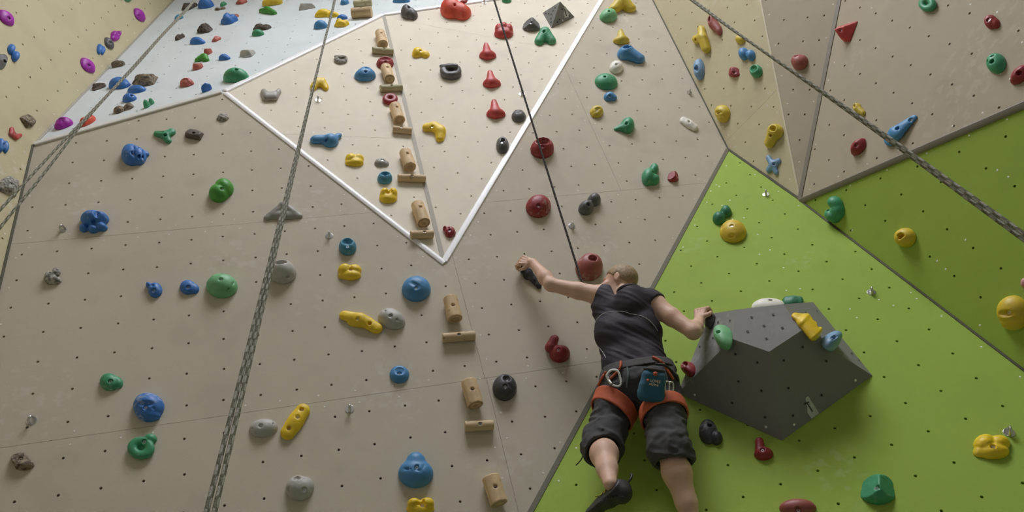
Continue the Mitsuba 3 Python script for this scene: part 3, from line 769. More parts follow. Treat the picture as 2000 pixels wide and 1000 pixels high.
# wall | colour | shape | box on the photograph | protrusion | options | label
HOLDS = '''
FL|purple|scoop|-2,19,28,50|.4|b18,35 r-55 n.01|magenta scoop-shaped hold cut by the left edge of the photo, near the top
FL|blue|twoNW|15,86,39,121|.55|n.01|blue two-lobed hold on the left cream wall below the magenta scoop
FL|charcoal|slab|-14,106,15,136|.55|h10,119 n.02|dark grey hold cut by the left edge of the photo, beside the blue two-lobed hold
FL|purple|scoop|262,16,284,42|.4|b272,31 r-50 n.01|uppermost magenta lens-shaped hold on the left cream wall, near the pale blue wall
FL|purple|flower|216,60,237,80|.55|n.03|small knobbly magenta hold above the dark olive hold
FL|charcoal|lens|204,73,223,96|.55|b216,83 r-55 n.01|dark olive-black hold between a blue and a magenta hold on the left cream wall
FL|blue|clover|189,86,206,107|.55|n.04|small textured blue hold beside the dark olive-black hold
FL|purple|scoop|158,113,186,142|.4|b174,127 r-55 n.01|magenta lens-shaped hold halfway down the edge of the pale blue wall
FL|brown|slab|39,224,70,250|.55|s n.05|brown stone-like hold on the left cream wall, level with the magenta hold at the corner
FL|red|kidney|17,248,43,273|.55|b32,258 r-35 n.01|small red bean-shaped hold below the brown stone-like hold at left
FL|blue|clover|-6,270,18,299|.55|b9,283 n.02|blue hold cut by the left edge of the photo, below the small red bean-shaped one
FL|stonegrey|slab|-1,344,38,385|.55|b22,358 s n.05|grey stone-like hold under the left rope, at the edge of the left wall
FL|green|dome|243,-7,258,4|.55||green hold just peeking in at the top edge of the left cream wall
UB|darkbrown|slab|355,5,386,21|.8|s n.05|dark brown rock hold behind the far left rope, near the top edge
UB|blue|dome|387,-4,418,17|1||large bright blue dome cut by the top edge of the photo
UB|green|dome|430,3,443,13|.8||tiny green hold near the top edge, right of the large blue dome
UB|brown|twoNE|419,13,441,21|.6|s n.05|flat brown-green two-lobed hold below the tiny green one
UB|brick|lump|461,-4,483,9|.8||brick red hold cut by the top edge above the pale blue wall
UB|teal|dome|341,28,358,40|.8||small teal hold behind the far left rope
UB|blue|lump|431,25,465,48|1|n.02|large bright blue lobed hold left of the centre of the pale blue wall
UB|brick|dome|455,27,467,35|.7||tiny pale red hold peeking out behind the large blue lobed hold
UB|darkbrown|peak|385,45,415,65|.9|s n.04|dark brown peaked rock hold left of the large blue lobed hold
UB|darkbrown|knob|342,65,361,80|.9|s n.04|small brown pointed rock hold right of the far left rope
UB|blue|egg|371,72,401,87|.8||blue egg-shaped hold below the dark brown peaked rock
UB|brick|lump|414,70,432,82|.8|n.02|small brick red lumpy hold right of the blue egg-shaped hold
UB|brick|cup|398,94,415,108|.9||brick red cup-shaped hold, upper of the two around the green saddle
UB|leaf|legs|380,104,409,121|.8|n.01|green saddle-shaped hold between two brick red holds
UB|brick|cup|376,122,397,137|.9||brick red cup-shaped hold, lower of the two around the green saddle
UB|blue|egg|427,105,450,118|.7||blue flat hold right of the green saddle on the pale blue wall
UB|grey|slab|468,97,499,112|.7|n.02|light grey pointed hold right of the blue flat hold
UB|brown|long|217,117,244,132|.6|s n.05 r15|brown stone bar at the left edge of the pale blue wall
UB|blue|egg|212,150,255,174|.7|n.02|broad blue hold crossed by the far left rope
UB|brown|slab|259,144,308,168|.6|s n.06|largest brown rock hold on the pale blue wall
UB|darkbrown|slab|180,162,207,177|.6|s n.05|dark brown rock hold left of the broad blue hold
UB|blue|ribs|249,166,285,182|.7|n.03|blue ridged hold directly below the largest brown rock
UB|blue|dome|239,182,267,200|.9|b257,186|blue dome-shaped hold below the blue ridged hold
UB|brick|mask|351,152,379,170|.9|n.01|brick red notched hold low in the middle of the pale blue wall
UB|blue|long|393,162,414,181|.8|r35|small tilted blue hold close to the left corner of the niche
UB|green|dome|436,132,486,161|.9|h461,135 n.005|big smooth green dome above the left corner of the niche
UB|brown|twoNE|222,201,261,222|.7|s n.05|brown two-lobed stone hold left of the small green knob
UB|green|bulb|280,191,301,212|.9|n.02|small green knob near the lower edge of the pale blue wall
UB|purple|mask|106,228,143,253|.9|n.01|magenta hold with a notch in the lower left corner of the pale blue wall
UB|orange|cup|155,224,187,248|.8||orange-red hold behind the far left rope in the lower corner of the pale blue wall
UB|ochre|long|512,-5,552,12|.8|r15 n.02|yellow elongated hold cut by the top edge of the photo
UB|leaf|wave|506,12,541,29|.8|n.02|leaf green curled hold below the yellow elongated hold
UB|grey|slab|584,6,616,20|.6|n.02|light grey flat hold left of the second rope, near the top
UB|yellow|bone|615,17,662,34|.7|n.03|yellow long two-part hold crossed by the second rope
UB|steel|dome|665,-3,682,10|.8||small blue hold near the top edge, left of the wooden pieces
UB|blue|dome|658,28,679,39|.7||small blue hold just above the yellow bumpy hold
UB|yellow|lump|653,36,682,53|.9|n.04|yellow bumpy hold on the pale blue wall close to the niche edge
UB|steel|dome|613,39,640,57|.9||dark blue domed hold left of the second rope near the niche edge
UB|darkbrown|lump|494,46,530,59|.7|s n.05|mottled brown hold just above a green block
UB|green|dome|492,57,516,71|.9||green block-like hold under the mottled brown hold
UB|steel|dome|767,-6,801,6|.7||blue hold cut by the top edge above the niche's top corner
main|stonegrey|slab|423,221,447,237|.7|s n.04|small grey stone hold just left of the niche's left corner
main|green|tee|300,251,343,280|.7|h322,263 n.01|green three-armed hold near the top of the grey wall
main|darkbrown|slab|361,252,397,274|.7|h378,259 n.03|dark brown hold right of the green three-armed hold
main|blue|shell|237,281,291,323|.8|b259,299 w.5 n.02|bright blue ribbed shell-shaped hold at the upper left of the grey wall
main|leaf|E .22 .25 0 .76 .72 .9;E -.2 -.22 0 .76 .66 .95;c -.9 .3 .85 .1 .05 .95 .13;c .1 .05 .95 .75 -.55 .8 .13|408,348,456,395|.8|b433,368 w.3 n.02|leaf green twisted hold below the green three-armed hold
main|blue|head|155,410,213,455|.85|h182,431 w.4 n.02|bright blue lobed hold with feet at the left of the grey wall
main|stonegrey|boot|86,523,120,556|.8|b101,533 s n.06|rough grey stone hold at the far left of the grey wall
main|blue|comma|285,551,317,581|.75|b300,566 w.3|small blue round hold with a nick, left one of a pair
main|blue|egg|351,547,389,575|.65|b367,560 w.3|small blue pear-shaped hold, right one of a pair
main|palegreen|crease|403,534,464,582|.85|b431,545 w.2 n.01|large pale green dome with a crease, left of the second rope
main|green|egg|195,729,240,763|.65|b215,744 r15 n.02|green oval hold in the lower left of the grey wall
main|blue|mask|260,767,321,823|.8|b284,795 w.8 n.02|large blue hold with a chalky top in the lower left
main|green|loop|249,847,306,897|.7|b281,862 n.01|green ring-shaped hold with a knob, below the large chalky blue hold
main|brown|slab|21,884,66,919|.75|b39,896 s n.06|blocky brown stone hold in the bottom left corner
main|grey|E 0 0 0 1 .8 1 18;c -.8 -.2 .6 .9 .3 .6 .06|487,818,542,854|.55|b509,831 n.02|grey oval stone-like hold right of the second rope near the bottom
main|yellow|long|548,789,605,858|.6|b581,814 h589,799 h564,836 r58 n.01|yellow long upright hold beside the grey oval hold
main|grey|skull|558,929,613,978|.85|b594,956 w.3 n.02|light grey hold with a round socket near the bottom edge
main|steel|disc|761,714,799,749|.6|b780,729 n.005|small round blue dished hold right of the bottom centre-left bolt hanger
main|steel|E 0 -.2 0 1 .8 1;E 0 .4 0 .58 .6 .8;c -.75 -.1 .7 .3 -.3 1 .07;c .3 -.3 1 .6 .3 .75 .06|778,883,846,953|.7|b814,912 w.3 n.01|largest blue rounded hold near the bottom edge
main|yellow|flower|794,972,848,1008|.8|b825,986 n.04|yellow knobbly hold cut by the bottom edge of the photo
main|black|E 0 0 0 1 1 1;e .12 .45 1.02 .36 .34 .5;c .0 .2 1.1 .6 -.45 .8 .12|962,731,1009,783|.85|b987,754 n.01|black rounded hold with a hollow, right of the wooden pieces
main|stonegrey|fin|516,394,590,429|.6|n.02|grey fin-shaped hold crossed by the second rope
main|grey|E 0 -.1 0 1 .9 1.05;e -.12 .35 1.05 .6 .42 .75|524,508,579,554|1|b562,540 n.004|large grey cup-shaped hold touching the second rope
main|teal|cup|662,464,696,499|.9|b679,480 n.005|small teal cup-shaped hold above a yellow one
main|yellow|lump|660,515,706,547|.7|b685,526 n.03|yellow bumpy hold below the small teal cup
main|steel|fluted|785,539,841,589|.8|b813,562 w.2 n.005|large round blue hold with carved grooves below the niche tip
main|yellow|wave|663,607,747,651|.6|b699,622 h722,631 n.01|long yellow wavy hold left of the light grey oval hold
main|grey|E 0 0 0 1 .75 1 -28;c -.7 .6 .7 .6 -.55 .8 .07|739,602,791,643|.65|b763,616 n.02|light grey oval hold at the right end of the long yellow hold
iL|stonegrey|kidney|509,173,549,197|.7|h527,178 n.01|grey bean-shaped hold at the left of the niche
iL|stonegrey|swirl|652,107,679,125|.6|n.05 s|small mottled grey hold above the blue smooth hold in the niche
iL|yellow|banana|606,151,642,177|.7|n.02|yellow curved hold touching the second rope in the niche
iL|steel|jug|692,130,734,159|.8|h714,139 n.005|smooth blue hold left of the wooden pieces in the niche
iL|steel|dino|606,260,667,288|.75|h638,272 n.005|blue long hold with a small knob, in the lower left of the niche
iL|yellow|lump|674,299,711,325|.7|n.04|yellow pitted hold below the blue long hold
iL|stonegrey|egg|731,309,760,326|.65|b747,312 n.02|small flat grey hold left of a wooden log in the niche
iL|teal|cup|737,334,766,360|.9|b752,343|small teal cup-shaped hold in the lower part of the niche
iL|yellow|flower|741,367,776,397|.8|b758,377 n.05|round yellow crinkled hold below the small teal cup in the niche
iL|darkred|cup|735,110,769,135|.7|b753,121 n.005|dark red hold partly hidden behind the second wooden log from the top of the niche
iL|darkred|ring|747,182,777,205|.8|n.005|dark red ring-shaped hold partly hidden behind the third wooden log of the niche
iR|charcoal|volbig|783,8,816,39|.9|h801,12 n.02|dark grey faceted hold at the top left of the right niche facet
iR|orange|volbig|860,-6,920,39|.8|h888,9 n.01 w.35|largest red rounded hold at the top of the niche
iR|darkred|knob|898,-2,914,9|.9||small dark red hold behind the largest red hold
iR|yellow|bone|805,92,839,113|.7|b821,99 n.04|yellow rough hold alone in the upper right niche facet
iR|charcoal|swirl|858,124,901,156|.8|b880,137 n.03|dark grey swirled hold in the middle of the right niche facet
iR|red|pinch|936,83,969,117|.8|w.3 n.005|topmost of three alike red pinch holds in a column
iR|red|pinch|943,137,978,172|.8|w.3 n.005|middle one of three alike red pinch holds in a column
iR|red|pinch|950,194,987,232|.8|w.3 n.005|lowest of three alike red pinch holds in a column
iR|red|E 0 -.25 0 1 .7 .8;E -.5 .25 .2 .42 .6 .7;E .08 .42 .2 .46 .58 .8;E .62 .25 .2 .38 .6 .7;c -.9 .2 .9 .3 -.45 1 .1;c .3 -.45 1 1 -.1 .6 .07|965,43,1002,75|.85|n.01|red segmented hold crossed by the climber's rope near the top
iR|yellow|banana|825,237,871,277|.7|b844,247 r-45 n.02|yellow banana-shaped hold right of the niche's valley strip
iR|charcoal|pocket|969,267,994,300|.9|b980,277 n.02|dark grey upright hold close to the right niche strip
iR|charcoal|ribs|999,214,1027,239|.8|n.01|dark striped round hold touching the right niche strip
iR|charcoal|peak|1021,34,1054,61|.9|b1037,44 n.02|dark grey hold left of the grey pyramid
iR|green|legs|1044,52,1086,88|.8|h1062,61 n.005|green two-legged hold below the grey pyramid
iR|darkred|comma|865,441,890,464|.9|b878,449 n.005|small dark red curled hold near the bottom tip of the niche
iR|green|dome|980,-7,999,6|.8||green hold just peeking in at the top edge beside the climber's rope
main|palegreen|dome|1171,16,1205,44|.85|h1190,21 n.005|pale green dome at the top of the grey wall's right arm
main|olive|legs|1188,-10,1242,25|.8|n.01|large yellow two-legged hold cut by the top edge of the photo
main|olive|pinch|1198,57,1229,87|.8|n.01 w.3|yellow hold with an upright peg above the pale blue long hold
main|steel|slipper|1206,88,1259,124|.75|h1231,91 w.3 n.005|blue slipper-shaped hold in the grey wall's right arm
main|white|dome|1190,118,1217,144|.8|h1204,125 n.005|white round hold below the blue slipper-shaped hold
main|green|E 0 0 0 1 .8 1 -22|1162,143,1206,175|.55|h1182,149 n.005|green oval hold beside the right niche strip
main|steel|egg|1179,179,1205,198|.8|b1191,187|tiny blue oval hold below the green oval hold
main|olive|mask|1152,206,1178,230|.85|b1166,215 n.02|small yellow notched hold below the tiny blue one
main|green|hook|1199,229,1239,261|.75|h1224,240 n.005|green hooked hold in the middle of the grey wall's right arm
main|white|long|1328,228,1363,256|.6|b1346,237 r-35 n.01|white oval hold near the right edge of the grey wall
main|darkred|cup|1036,268,1082,309|.9|b1060,286 n.01 w.2|dark red bowl-shaped hold crossed by the climber's rope
main|green|boot|1253,319,1288,363|.8|h1276,335 n.01|green boot-shaped hold at the right side of the grey wall
main|darkred|peak|1304,334,1325,356|.8|n.02|small dark red hold right of the green boot-shaped hold
main|darkred|dome|1027,380,1076,425|.85|b1052,401 w.45 n.01|round dark red dome left of the climber's rope
main|charcoal|twoNE|1130,377,1173,420|.85|h1149,398 n.005|dark two-lobed hold right of the climber's rope
main|wornred|pocket|1124,494,1177,548|1|w.5 n.02|large worn red hold with a hollow, next to the climber's head
main|black|C -.7 .72 .25 .75 -.75 .12 .4 .26;E -.3 .3 0 .5 .5 .7|1016,516,1058,564|.8|s n.03|rough black hold gripped by the climber's left hand
main|darkred|E .25 -.35 0 .72 .66 .95;C -.4 .15 .3 -.2 .72 .45 .42 .34|1065,654,1113,708|.95|b1091,682 w.3 n.01|dark red hold with a greyish lobe, left of the climber's waist
R1|wornred|slipper|1382,28,1410,69|.75|n.01|worn red oval hold touching the right rope near the top
R1|olive|arch|1352,50,1388,104|.8|h1358,77 n.005|yellow three-lobed hold below the worn red oval hold
R1|paleblue|E 0 0 0 1 1 1;e .25 -.1 1 .3 .3 .5|1354,115,1376,157|.8|h1357,133 n.02|pale blue upright bean-shaped hold by the edge of the grey wall
R1|olive|dome|1436,68,1456,86|.8||small yellow hold just under the right rope
R1|steel|clover|1442,93,1475,119|.8|n.005|blue cleft hold below the right rope
R1|darkred|peak|1423,131,1444,151|.8|b1434,141 n.01|small dark red three-cornered hold between blue and green ones
R1|green|cup|1464,126,1489,153|.9|b1474,139 n.005|green cup-shaped hold right of the small dark red one
R1|olive|mask|1396,205,1426,239|.85|b1403,221 n.01|yellow angular hold by the edge of the grey wall
R1|olive|slipper|1493,242,1529,289|.8|h1504,264 r-90 n.005|yellow figure-eight hold above the lime green wall
R1|paleblue|star|1496,303,1525,342|.7|h1511,320 n.005|pale blue star-shaped hold above the lime green wall
R2|wornred|skull|1545,106,1578,137|.85|n.01|worn red round hold with a socket on the narrow middle facet
R3|red|wedge|1631,42,1673,81|.8|b1641,59 n.005|red wedge-shaped hold beside the grey-brown ridge strip
R3|green|ring|1794,-7,1829,23|.8|n.005|green ring-shaped hold cut by the top edge at the right
R3|darkred|egg|1922,29,1953,57|.85|b1930,38 n.01|dark red oval hold in the upper right corner
R3|green|ribs|1926,104,1965,144|.8|h1937,120 r40 n.005|green ridged hold near the right edge of the photo
R3|darkred|lens|1973,127,2010,164|.7|h1989,142 r40 n.01|dark red hold cut by the right edge of the photo
R3|olive|slipper|1666,201,1690,226|.8|n.005|small yellow hold just behind the right rope
R3|steel|horn|1727,225,1791,286|.6|h1778,234 h1736,251 w.3 n.01|long blue horn-shaped hold behind the right rope
R3|darkred|lens|1661,270,1691,304|.8|b1672,284 r60 n.005 w.2|dark red lens-shaped hold left of the blue horn-shaped hold
DG|green|bean|1610,383,1649,435|.8|h1617,410 r70 n.005|green kidney-shaped hold at the left tip of the darker green wall
DG|ochre|pocket|1746,445,1789,483|1|h1760,464 n.005|yellow drum-shaped hold in the middle of the darker green wall
DG|ochre|mask|1946,577,2010,645|.85|b1969,610 n.005|large yellow rounded hold cut by the right edge of the photo
DG|pink|dome|1993,543,2008,562|.8||pink hold just peeking in at the right edge
LG|darkgreen|twoNE|1392,401,1429,439|.8|n.005|dark green two-lobed hold above the yellow dome
LG|ochre|crease|1406,429,1458,474|.8|b1429,440 r180 n.005|yellow dome with a crease, upper left of the lime green wall
LG|black|knob|1365,819,1411,869|.75|h1386,830 n.01 r-80|black two-part hold between the climber's leg and the big volume
LG|darkred|E -.05 -.4 0 .85 .6 .9;C -.35 -.1 .3 -.42 .72 .4 .45 .38|1473,854,1510,899|.85|b1489,878 n.01 w.2|dark red angular hold below the big grey volume
LG|yellow|lump|1901,848,1973,896|.75|b1940,871 n.04|yellow bumpy hold at the right of the lime green wall
LG|green|peak|1682,926,1745,985|.9|b1713,952 n.005 w.2|green pointed hold near the bottom right
LG|wornred|dome|1522,974,1594,1008|.8|b1559,995 n.01 w.2|worn red dome cut by the bottom edge of the photo
'''
def read_holds(text, planes=None):
    for i, line in enumerate(x for x in text.strip().split('\n') if x.strip()):
        pl, col, shp, box, p, opt, lab = line.split('|')
        kw = {}
        bolts = []
        for o in opt.split():
            if o[0] in 'bh':
                bx, by = map(float, o[1:].split(','))
                bolts.append((bx, by, o[0]))
            elif o == 's':
                kw['stone'] = True
            else:
                kw[{'r': 'rot', 'n': 'noise', 'w': 'worn'}[o[0]]] = float(o[1:])
        yield (planes or {}).get(pl, pl), col, shp, tuple(float(x) for x in box.split(',')), float(p), lab, dict(bolts=bolts, seed=i + 7, **kw)

for pl, col, shp, box, p, lab, kw in read_holds(HOLDS):
    make_hold(pl, col, shp, box, p, lab, **kw)

# the ladder of wooden pieces: upright logs and crosswise bars
LOGS = [
    ('main', 'wood', (879, 582), (889, 624), .047, 'topmost upright wooden log on the grey wall below the niche', .02, 'wooden_log'),
    ('main', 'tanwood', (864, 660), (928, 655), .029, 'upper crosswise wooden bar on the grey wall below the niche', 0, 'wooden_bar'),
    ('main', 'wood', (915, 744), (929, 792), .047, 'middle upright wooden log on the grey wall', -.02, 'wooden_log'),
    ('main', 'tanwood', (908, 833), (964, 830), .029, 'lower crosswise wooden bar on the grey wall', .02, 'wooden_bar'),
    ('main', 'wood', (958, 931), (975, 984), .048, 'lowest upright wooden log, near the bottom edge', -.02, 'wooden_log'),
    ('UB', 'greenwood', (691, 8), (726, 5), .036, 'greenish crosswise wooden bar at the top edge of the photo', 0, 'wooden_bar'),
    ('UB', 'tanwood', (687, 26), (726, 23), .052, 'thick crosswise wooden log above the niche', 0, 'wooden_log'),
    ('iL', 'wood', (742, 64), (748, 87), .047, 'topmost upright wooden log inside the niche', -.12, 'wooden_log'),
    ('iL', 'greenwood', (727, 98), (768, 101), .031, 'topmost greenish crosswise bar inside the niche', .05, 'wooden_bar'),
    ('iL', 'wood', (753, 131), (761, 155), .047, 'second upright wooden log from the top of the niche', -.12, 'wooden_log'),
    ('iL', 'greenwood', (743, 173), (785, 171), .031, 'second greenish crosswise bar from the top of the niche', 0, 'wooden_bar'),
    ('iL', 'wood', (771, 207), (780, 235), .047, 'third upright wooden log from the top of the niche', -.12, 'wooden_log'),
    ('iL', 'tanwood', (767, 252), (804, 256), .029, 'third crosswise bar from the top of the niche', -.05, 'wooden_bar'),
    ('iL', 'wood', (791, 297), (801, 327), .047, 'fourth upright wooden log from the top of the niche', -.12, 'wooden_log'),
    ('iL', 'tanwood', (777, 347), (831, 349), .029, 'fourth crosswise bar from the top of the niche', 0, 'wooden_bar'),
    ('iL', 'wood', (815, 399), (828, 436), .047, 'lowest upright wooden log inside the niche', -.12, 'wooden_log'),
    ('iL', 'tanwood', (802, 459), (846, 457), .029, 'lowest crosswise bar of the niche, near its bottom tip', .1, 'wooden_bar'),
]
for i, (pl, col, a, b, r, lab, hole, name) in enumerate(LOGS):
    make_log(pl, col, a, b, r, lab, hole, name, 'upright wooden logs of the ladder' if name == 'wooden_log' else 'crosswise wooden bars of the ladder', seed=i + 3)
# ------------------------------------------------------------------ the two wooden volumes
def plane_of(a, b, c):
    n = unit(np.cross(b - a, c - a))
    if n @ (CAM - a) < 0:
        n = -n
    return n, n @ a

def solid_of(points, r=0.006):
    """convex body with slightly rounded edges"""
    m = m3.Manifold.hull_points(np.asarray(points).tolist())
    return m

b1, b2, b3 = at('LG', 1324, 768), at('LG', 1527, 861), at('LG', 1704, 734)
q2 = at('LG', 1502, 687, 0.36)
fl, fr_ = plane_of(b1, b2, q2), plane_of(b2, b3, q2)
q1, q3 = at(fl, 1430, 662), at(fr_, 1566, 645)
ftop = plane_of(q1, q2, q3)
t2, t3 = at(ftop, 1437, 605), at(ftop, 1530, 594)
fleft, fright = plane_of(b1, q1, t2), plane_of(b3, q3, t3)
t1, t4 = at(fleft, 1387, 613), at(fright, 1588, 590)
nLG = PL['LG'][0]
foot = lambda X, up: X - nLG * (X @ nLG - PL['LG'][1]) + np.array([0, 0, up])
f1, f4 = foot(t1, -0.02) + nLG * .002, foot(t4, -0.02) + nLG * .002
def facets_mesh(faces):
    v, f = [], []
    for poly in faces:
        i = len(v)
        v += list(poly)
        f += [[i, i + k, i + k + 1] for k in range(1, len(poly) - 1)]
    return np.array(v), np.array(f)
def dotted(face, pts, rad=0.007, depth=0.0015):
    """small dark insert holes: shallow cups sunk flush in a face"""
    ms = []
    n, c = face
    a, b, _ = frame_of(n)
    for x, y in pts:
        o = at(face, x, y, 0.0042)
        ang = np.arange(10) * 2 * np.pi / 10
        ring = [o + rad * (math.cos(t) * a + math.sin(t) * b) for t in ang]
        v = np.vstack([ring, o + (np.array(ring) - o) * 0.7 - n * 0.0008, [o - n * 0.0008]])
        f = []
        for i in range(10):
            j = (i + 1) % 10
            f += [[i, j, 10 + j], [i, 10 + j, 10 + i], [10 + i, 10 + j, 20]]
        ms.append(trimesh.Trimesh(v, f, process=False))
    return cat(ms)
vol = m3.Manifold.hull_points([p.tolist() for p in (b1 + nLG * .002, b2 + nLG * .002, b3 + nLG * .002, q1, q2, q3, t1, t2, t3, t4, f1, f4)])
put('climbing_volume__body', vol, 'm_volume')
tag('climbing_volume', 'large dark grey faceted volume bolted to the lime green wall beside the climber', 'climbing volume')
put('climbing_volume__insert_holes', cat([dotted(ftop, [(1468, 619), (1510, 614), (1492, 636), (1528, 640), (1460, 647), (1497, 661)]),
    dotted(fleft, [(1402, 629), (1425, 626), (1366, 677), (1392, 660)]), dotted(fright, [(1574, 610), (1596, 607), (1630, 660), (1664, 690), (1678, 703)]),
    dotted(fl, [(1436, 692), (1479, 708), (1442, 745), (1487, 763), (1430, 787), (1494, 815)]), dotted(fr_, [(1568, 678), (1531, 704), (1540, 758), (1605, 772), (1614, 705), (1549, 812)])]), 'm_socket')
tag('climbing_volume__insert_holes', 'small dark holes in the facets', kind='stuff')
put('climbing_volume__screw', cat([dotted(f, pts, 0.0075) for f, pts in ((fl, [(1357, 771), (1496, 834)]), (fr_, [(1551, 829), (1671, 743)]))]), 'm_screw')
tag('climbing_volume__screw', kind='stuff')
# the pale emblem near the lower edge: a leaning light patch with a dark hammer-like mark
def decal(face, pts, mat, key, off):
    P = Polygon(to_uv_f(face, pts))
    m = trimesh.creation.extrude_polygon(P, 0.0012, engine='earcut')
    o, u, w, n = base_f(face)
    v = np.array(m.vertices)
    put(key, fix(o + v[:, :1] * u + v[:, 1:2] * w + (v[:, 2:] + off) * n, m.faces), mat)
def base_f(face):
    n, c = face
    u, w, _ = frame_of(n)
    return n * c, u, w, n
def to_uv_f(face, pts):
    o, u, w, n = base_f(face)
    X = np.array([at(face, *p) for p in pts]) - o
    return np.stack([X @ u, X @ w], -1)
flat('m_emblem', (0.50, 0.50, 0.47), 0.7)
flat('m_emblem_dark', (0.06, 0.06, 0.05), 0.7)
decal(fr_, [(1572, 777), (1578, 774), (1599, 807), (1584, 817.5), (1576, 807), (1575, 792)], 'm_emblem', 'climbing_volume__emblem', 0.0030)
decal(fr_, [(1569, 787.2), (1579, 783.6), (1580, 785.4), (1577, 787.4), (1587, 803.2), (1585, 804.6), (1575, 788.6), (1570.5, 790.6)], 'm_emblem_dark', 'climbing_volume__emblem__mark', 0.0044)
tag('climbing_volume__emblem', 'pale emblem with a dark hammer-like mark')

# small pyramid at the top of the niche
g1, g2, g3 = at('iR', 1060, 25, .002), at('iR', 1077, 55, .002), at('iR', 1122, 33, .002)
apex = at('iR', 1094, 3, .17)
g4 = at('iR', 1100, 12, .002)
put('climbing_volume_001__body', m3.Manifold.hull_points([p.tolist() for p in (g1, g2, g3, g4, apex)]), 'm_volume')
tag('climbing_volume_001', 'small grey pyramid volume at the top of the niche', 'climbing volume')
pL, pR = plane_of(g1, g2, apex), plane_of(g2, g3, apex)
put('climbing_volume_001__insert_holes', cat([dotted(pL, [(1066, 26), (1071, 26.5), (1076, 28), (1080, 21), (1084, 15), (1076, 36), (1076, 43)], .008), dotted(pR, [(1093, 38), (1098, 18), (1112, 31), (1089, 43)], .008)]), 'm_socket')
tag('climbing_volume_001__insert_holes', kind='stuff')
decal(pR, [(1102, 13), (1104.5, 13), (1113, 32), (1103, 35), (1100, 28)], 'm_emblem', 'climbing_volume_001__emblem', 0.0020)
decal(pR, [(1101.6, 18), (1103, 17.6), (1106.8, 31), (1105, 31.4)], 'm_emblem_dark', 'climbing_volume_001__emblem__mark', 0.0034)
put('climbing_volume_001__screw', dotted(pR, [(1099, 40)], .008), 'm_screw')

FACE = {'vl': fleft, 'vr': fright, 'vt': ftop}
HOLDS_ON_VOLUME = '''
LG|white|dome|1468,582,1536,614|.55|h1505,586 n.01|white dome peeking over the top edge of the big grey volume
LG|darkgreen|long|1529,577,1569,601|.8|n.02|dark green hold peeking over the top edge of the big grey volume
vl|black|long|1376,611,1397,643|.9|r70 n.01|black hold gripped by the climber's right hand on the big volume
vl|palegreen|dome|1393,634,1430,684|.9|h1401,648 n.005|pale green dome on the left facet of the big grey volume
vl|darkred|cup|1329,705,1358,736|.9|n.01|dark red hold low on the left facet of the big grey volume
vr|yellow|C -.88 .82 .05 -.3 .38 .15 .13 .27;C -.3 .38 .15 .58 -.5 .1 .3 .36;e .55 -.12 .5 .17 .3 .35|1547,612,1606,665|.6|h1590,625 n.005|yellow curled hold on the right facet of the big grey volume
vr|paleblue|E 0 0 0 1 .7 1 -38|1604,646,1645,685|.7|h1631,657 n.005|pale blue oval hold beside the yellow curled hold on the big volume
'''
for pl, col, shp, box, p, lab, kw in read_holds(HOLDS_ON_VOLUME, FACE):
    make_hold(pl, col, shp, box, p, lab, group='holds on the big grey volume', **{**kw, 'seed': kw['seed'] + 300})

# ------------------------------------------------------------------ bolt hangers
def make_hanger(plane, x, y, label, turn=0.0, s=1.0):
    n = PL[plane][0]
    o = at(plane, x, y)
    u, w, _ = frame_of(n)
    key = key_for('bolt_hanger')
    ang = np.arange(20) * 2 * np.pi / 20
    R = 0.026 * s
    prof = [(R, 0.0006), (R, 0.003), (R * 0.93, 0.004), (0.0, 0.004)]
    v = np.vstack([np.stack([o + r * (math.cos(a) * u + math.sin(a) * w) + z * n for a in ang]) for r, z in prof[:3]] + [(o + n * 0.004)[None]])
    f = [[k * 20 + i, k * 20 + (i + 1) % 20, (k + 1) * 20 + (i + 1) % 20] for k in range(2) for i in range(20)] + [[k * 20 + i, (k + 1) * 20 + (i + 1) % 20, (k + 1) * 20 + i] for k in range(2) for i in range(20)]
    f += [[40 + i, 40 + (i + 1) % 20, 60] for i in range(20)]
    put(f'{key}__base_plate', fix(v, f), 'm_bright_steel', smooth=30)
    d = unit(math.cos(turn) * w + math.sin(turn) * u)      # the eye stands upright on the plate
    th = np.linspace(0.0, math.pi, 12)
    pts = [o + n * (0.003 + 0.036 * s * math.sin(t)) + d * (0.020 * s * math.cos(t)) for t in th]
    put(f'{key}__eye', tube(pts, 0.0068 * s, 8), 'm_steel', smooth=50)
    tag(key, label, 'bolt hanger', 'bolt hangers on the walls')
for pl, x, y, lab, tn in (('main', 122, 449, 'steel bolt hanger left of the bright blue lobed hold with feet', .3), ('main', 62, 822, 'steel bolt hanger in the lower left corner, above the blocky brown stone', .3), ('main', 643, 461, 'steel bolt hanger left of the small teal cup below the niche', 0),
        ('main', 683, 799, 'steel bolt hanger below the long seam near the bottom centre', 0), ('main', 1117, 442, "steel bolt hanger right of the climber's rope, below the dark two-lobed hold", .2), ('main', 1346, 181, 'steel bolt hanger on the right arm of the grey wall, above the white oval hold', .5),
        ('iR', 1019, 184, "steel bolt hanger beside the climber's rope inside the niche", 0), ('iL', 621, 196, 'steel bolt hanger below the yellow curved hold in the niche', 0), ('LG', 1496, 380, 'steel bolt hanger near the top corner of the lime green wall', .4),
        ('LG', 1702, 571, 'steel bolt hanger right of the big grey volume', .4), ('LG', 1971, 845, 'steel bolt hanger near the lower right corner', .5), ('iR', 946, 5, 'steel bolt hanger at the top edge, right of the largest red hold', 0)):
    make_hanger(pl, x, y, lab, tn)

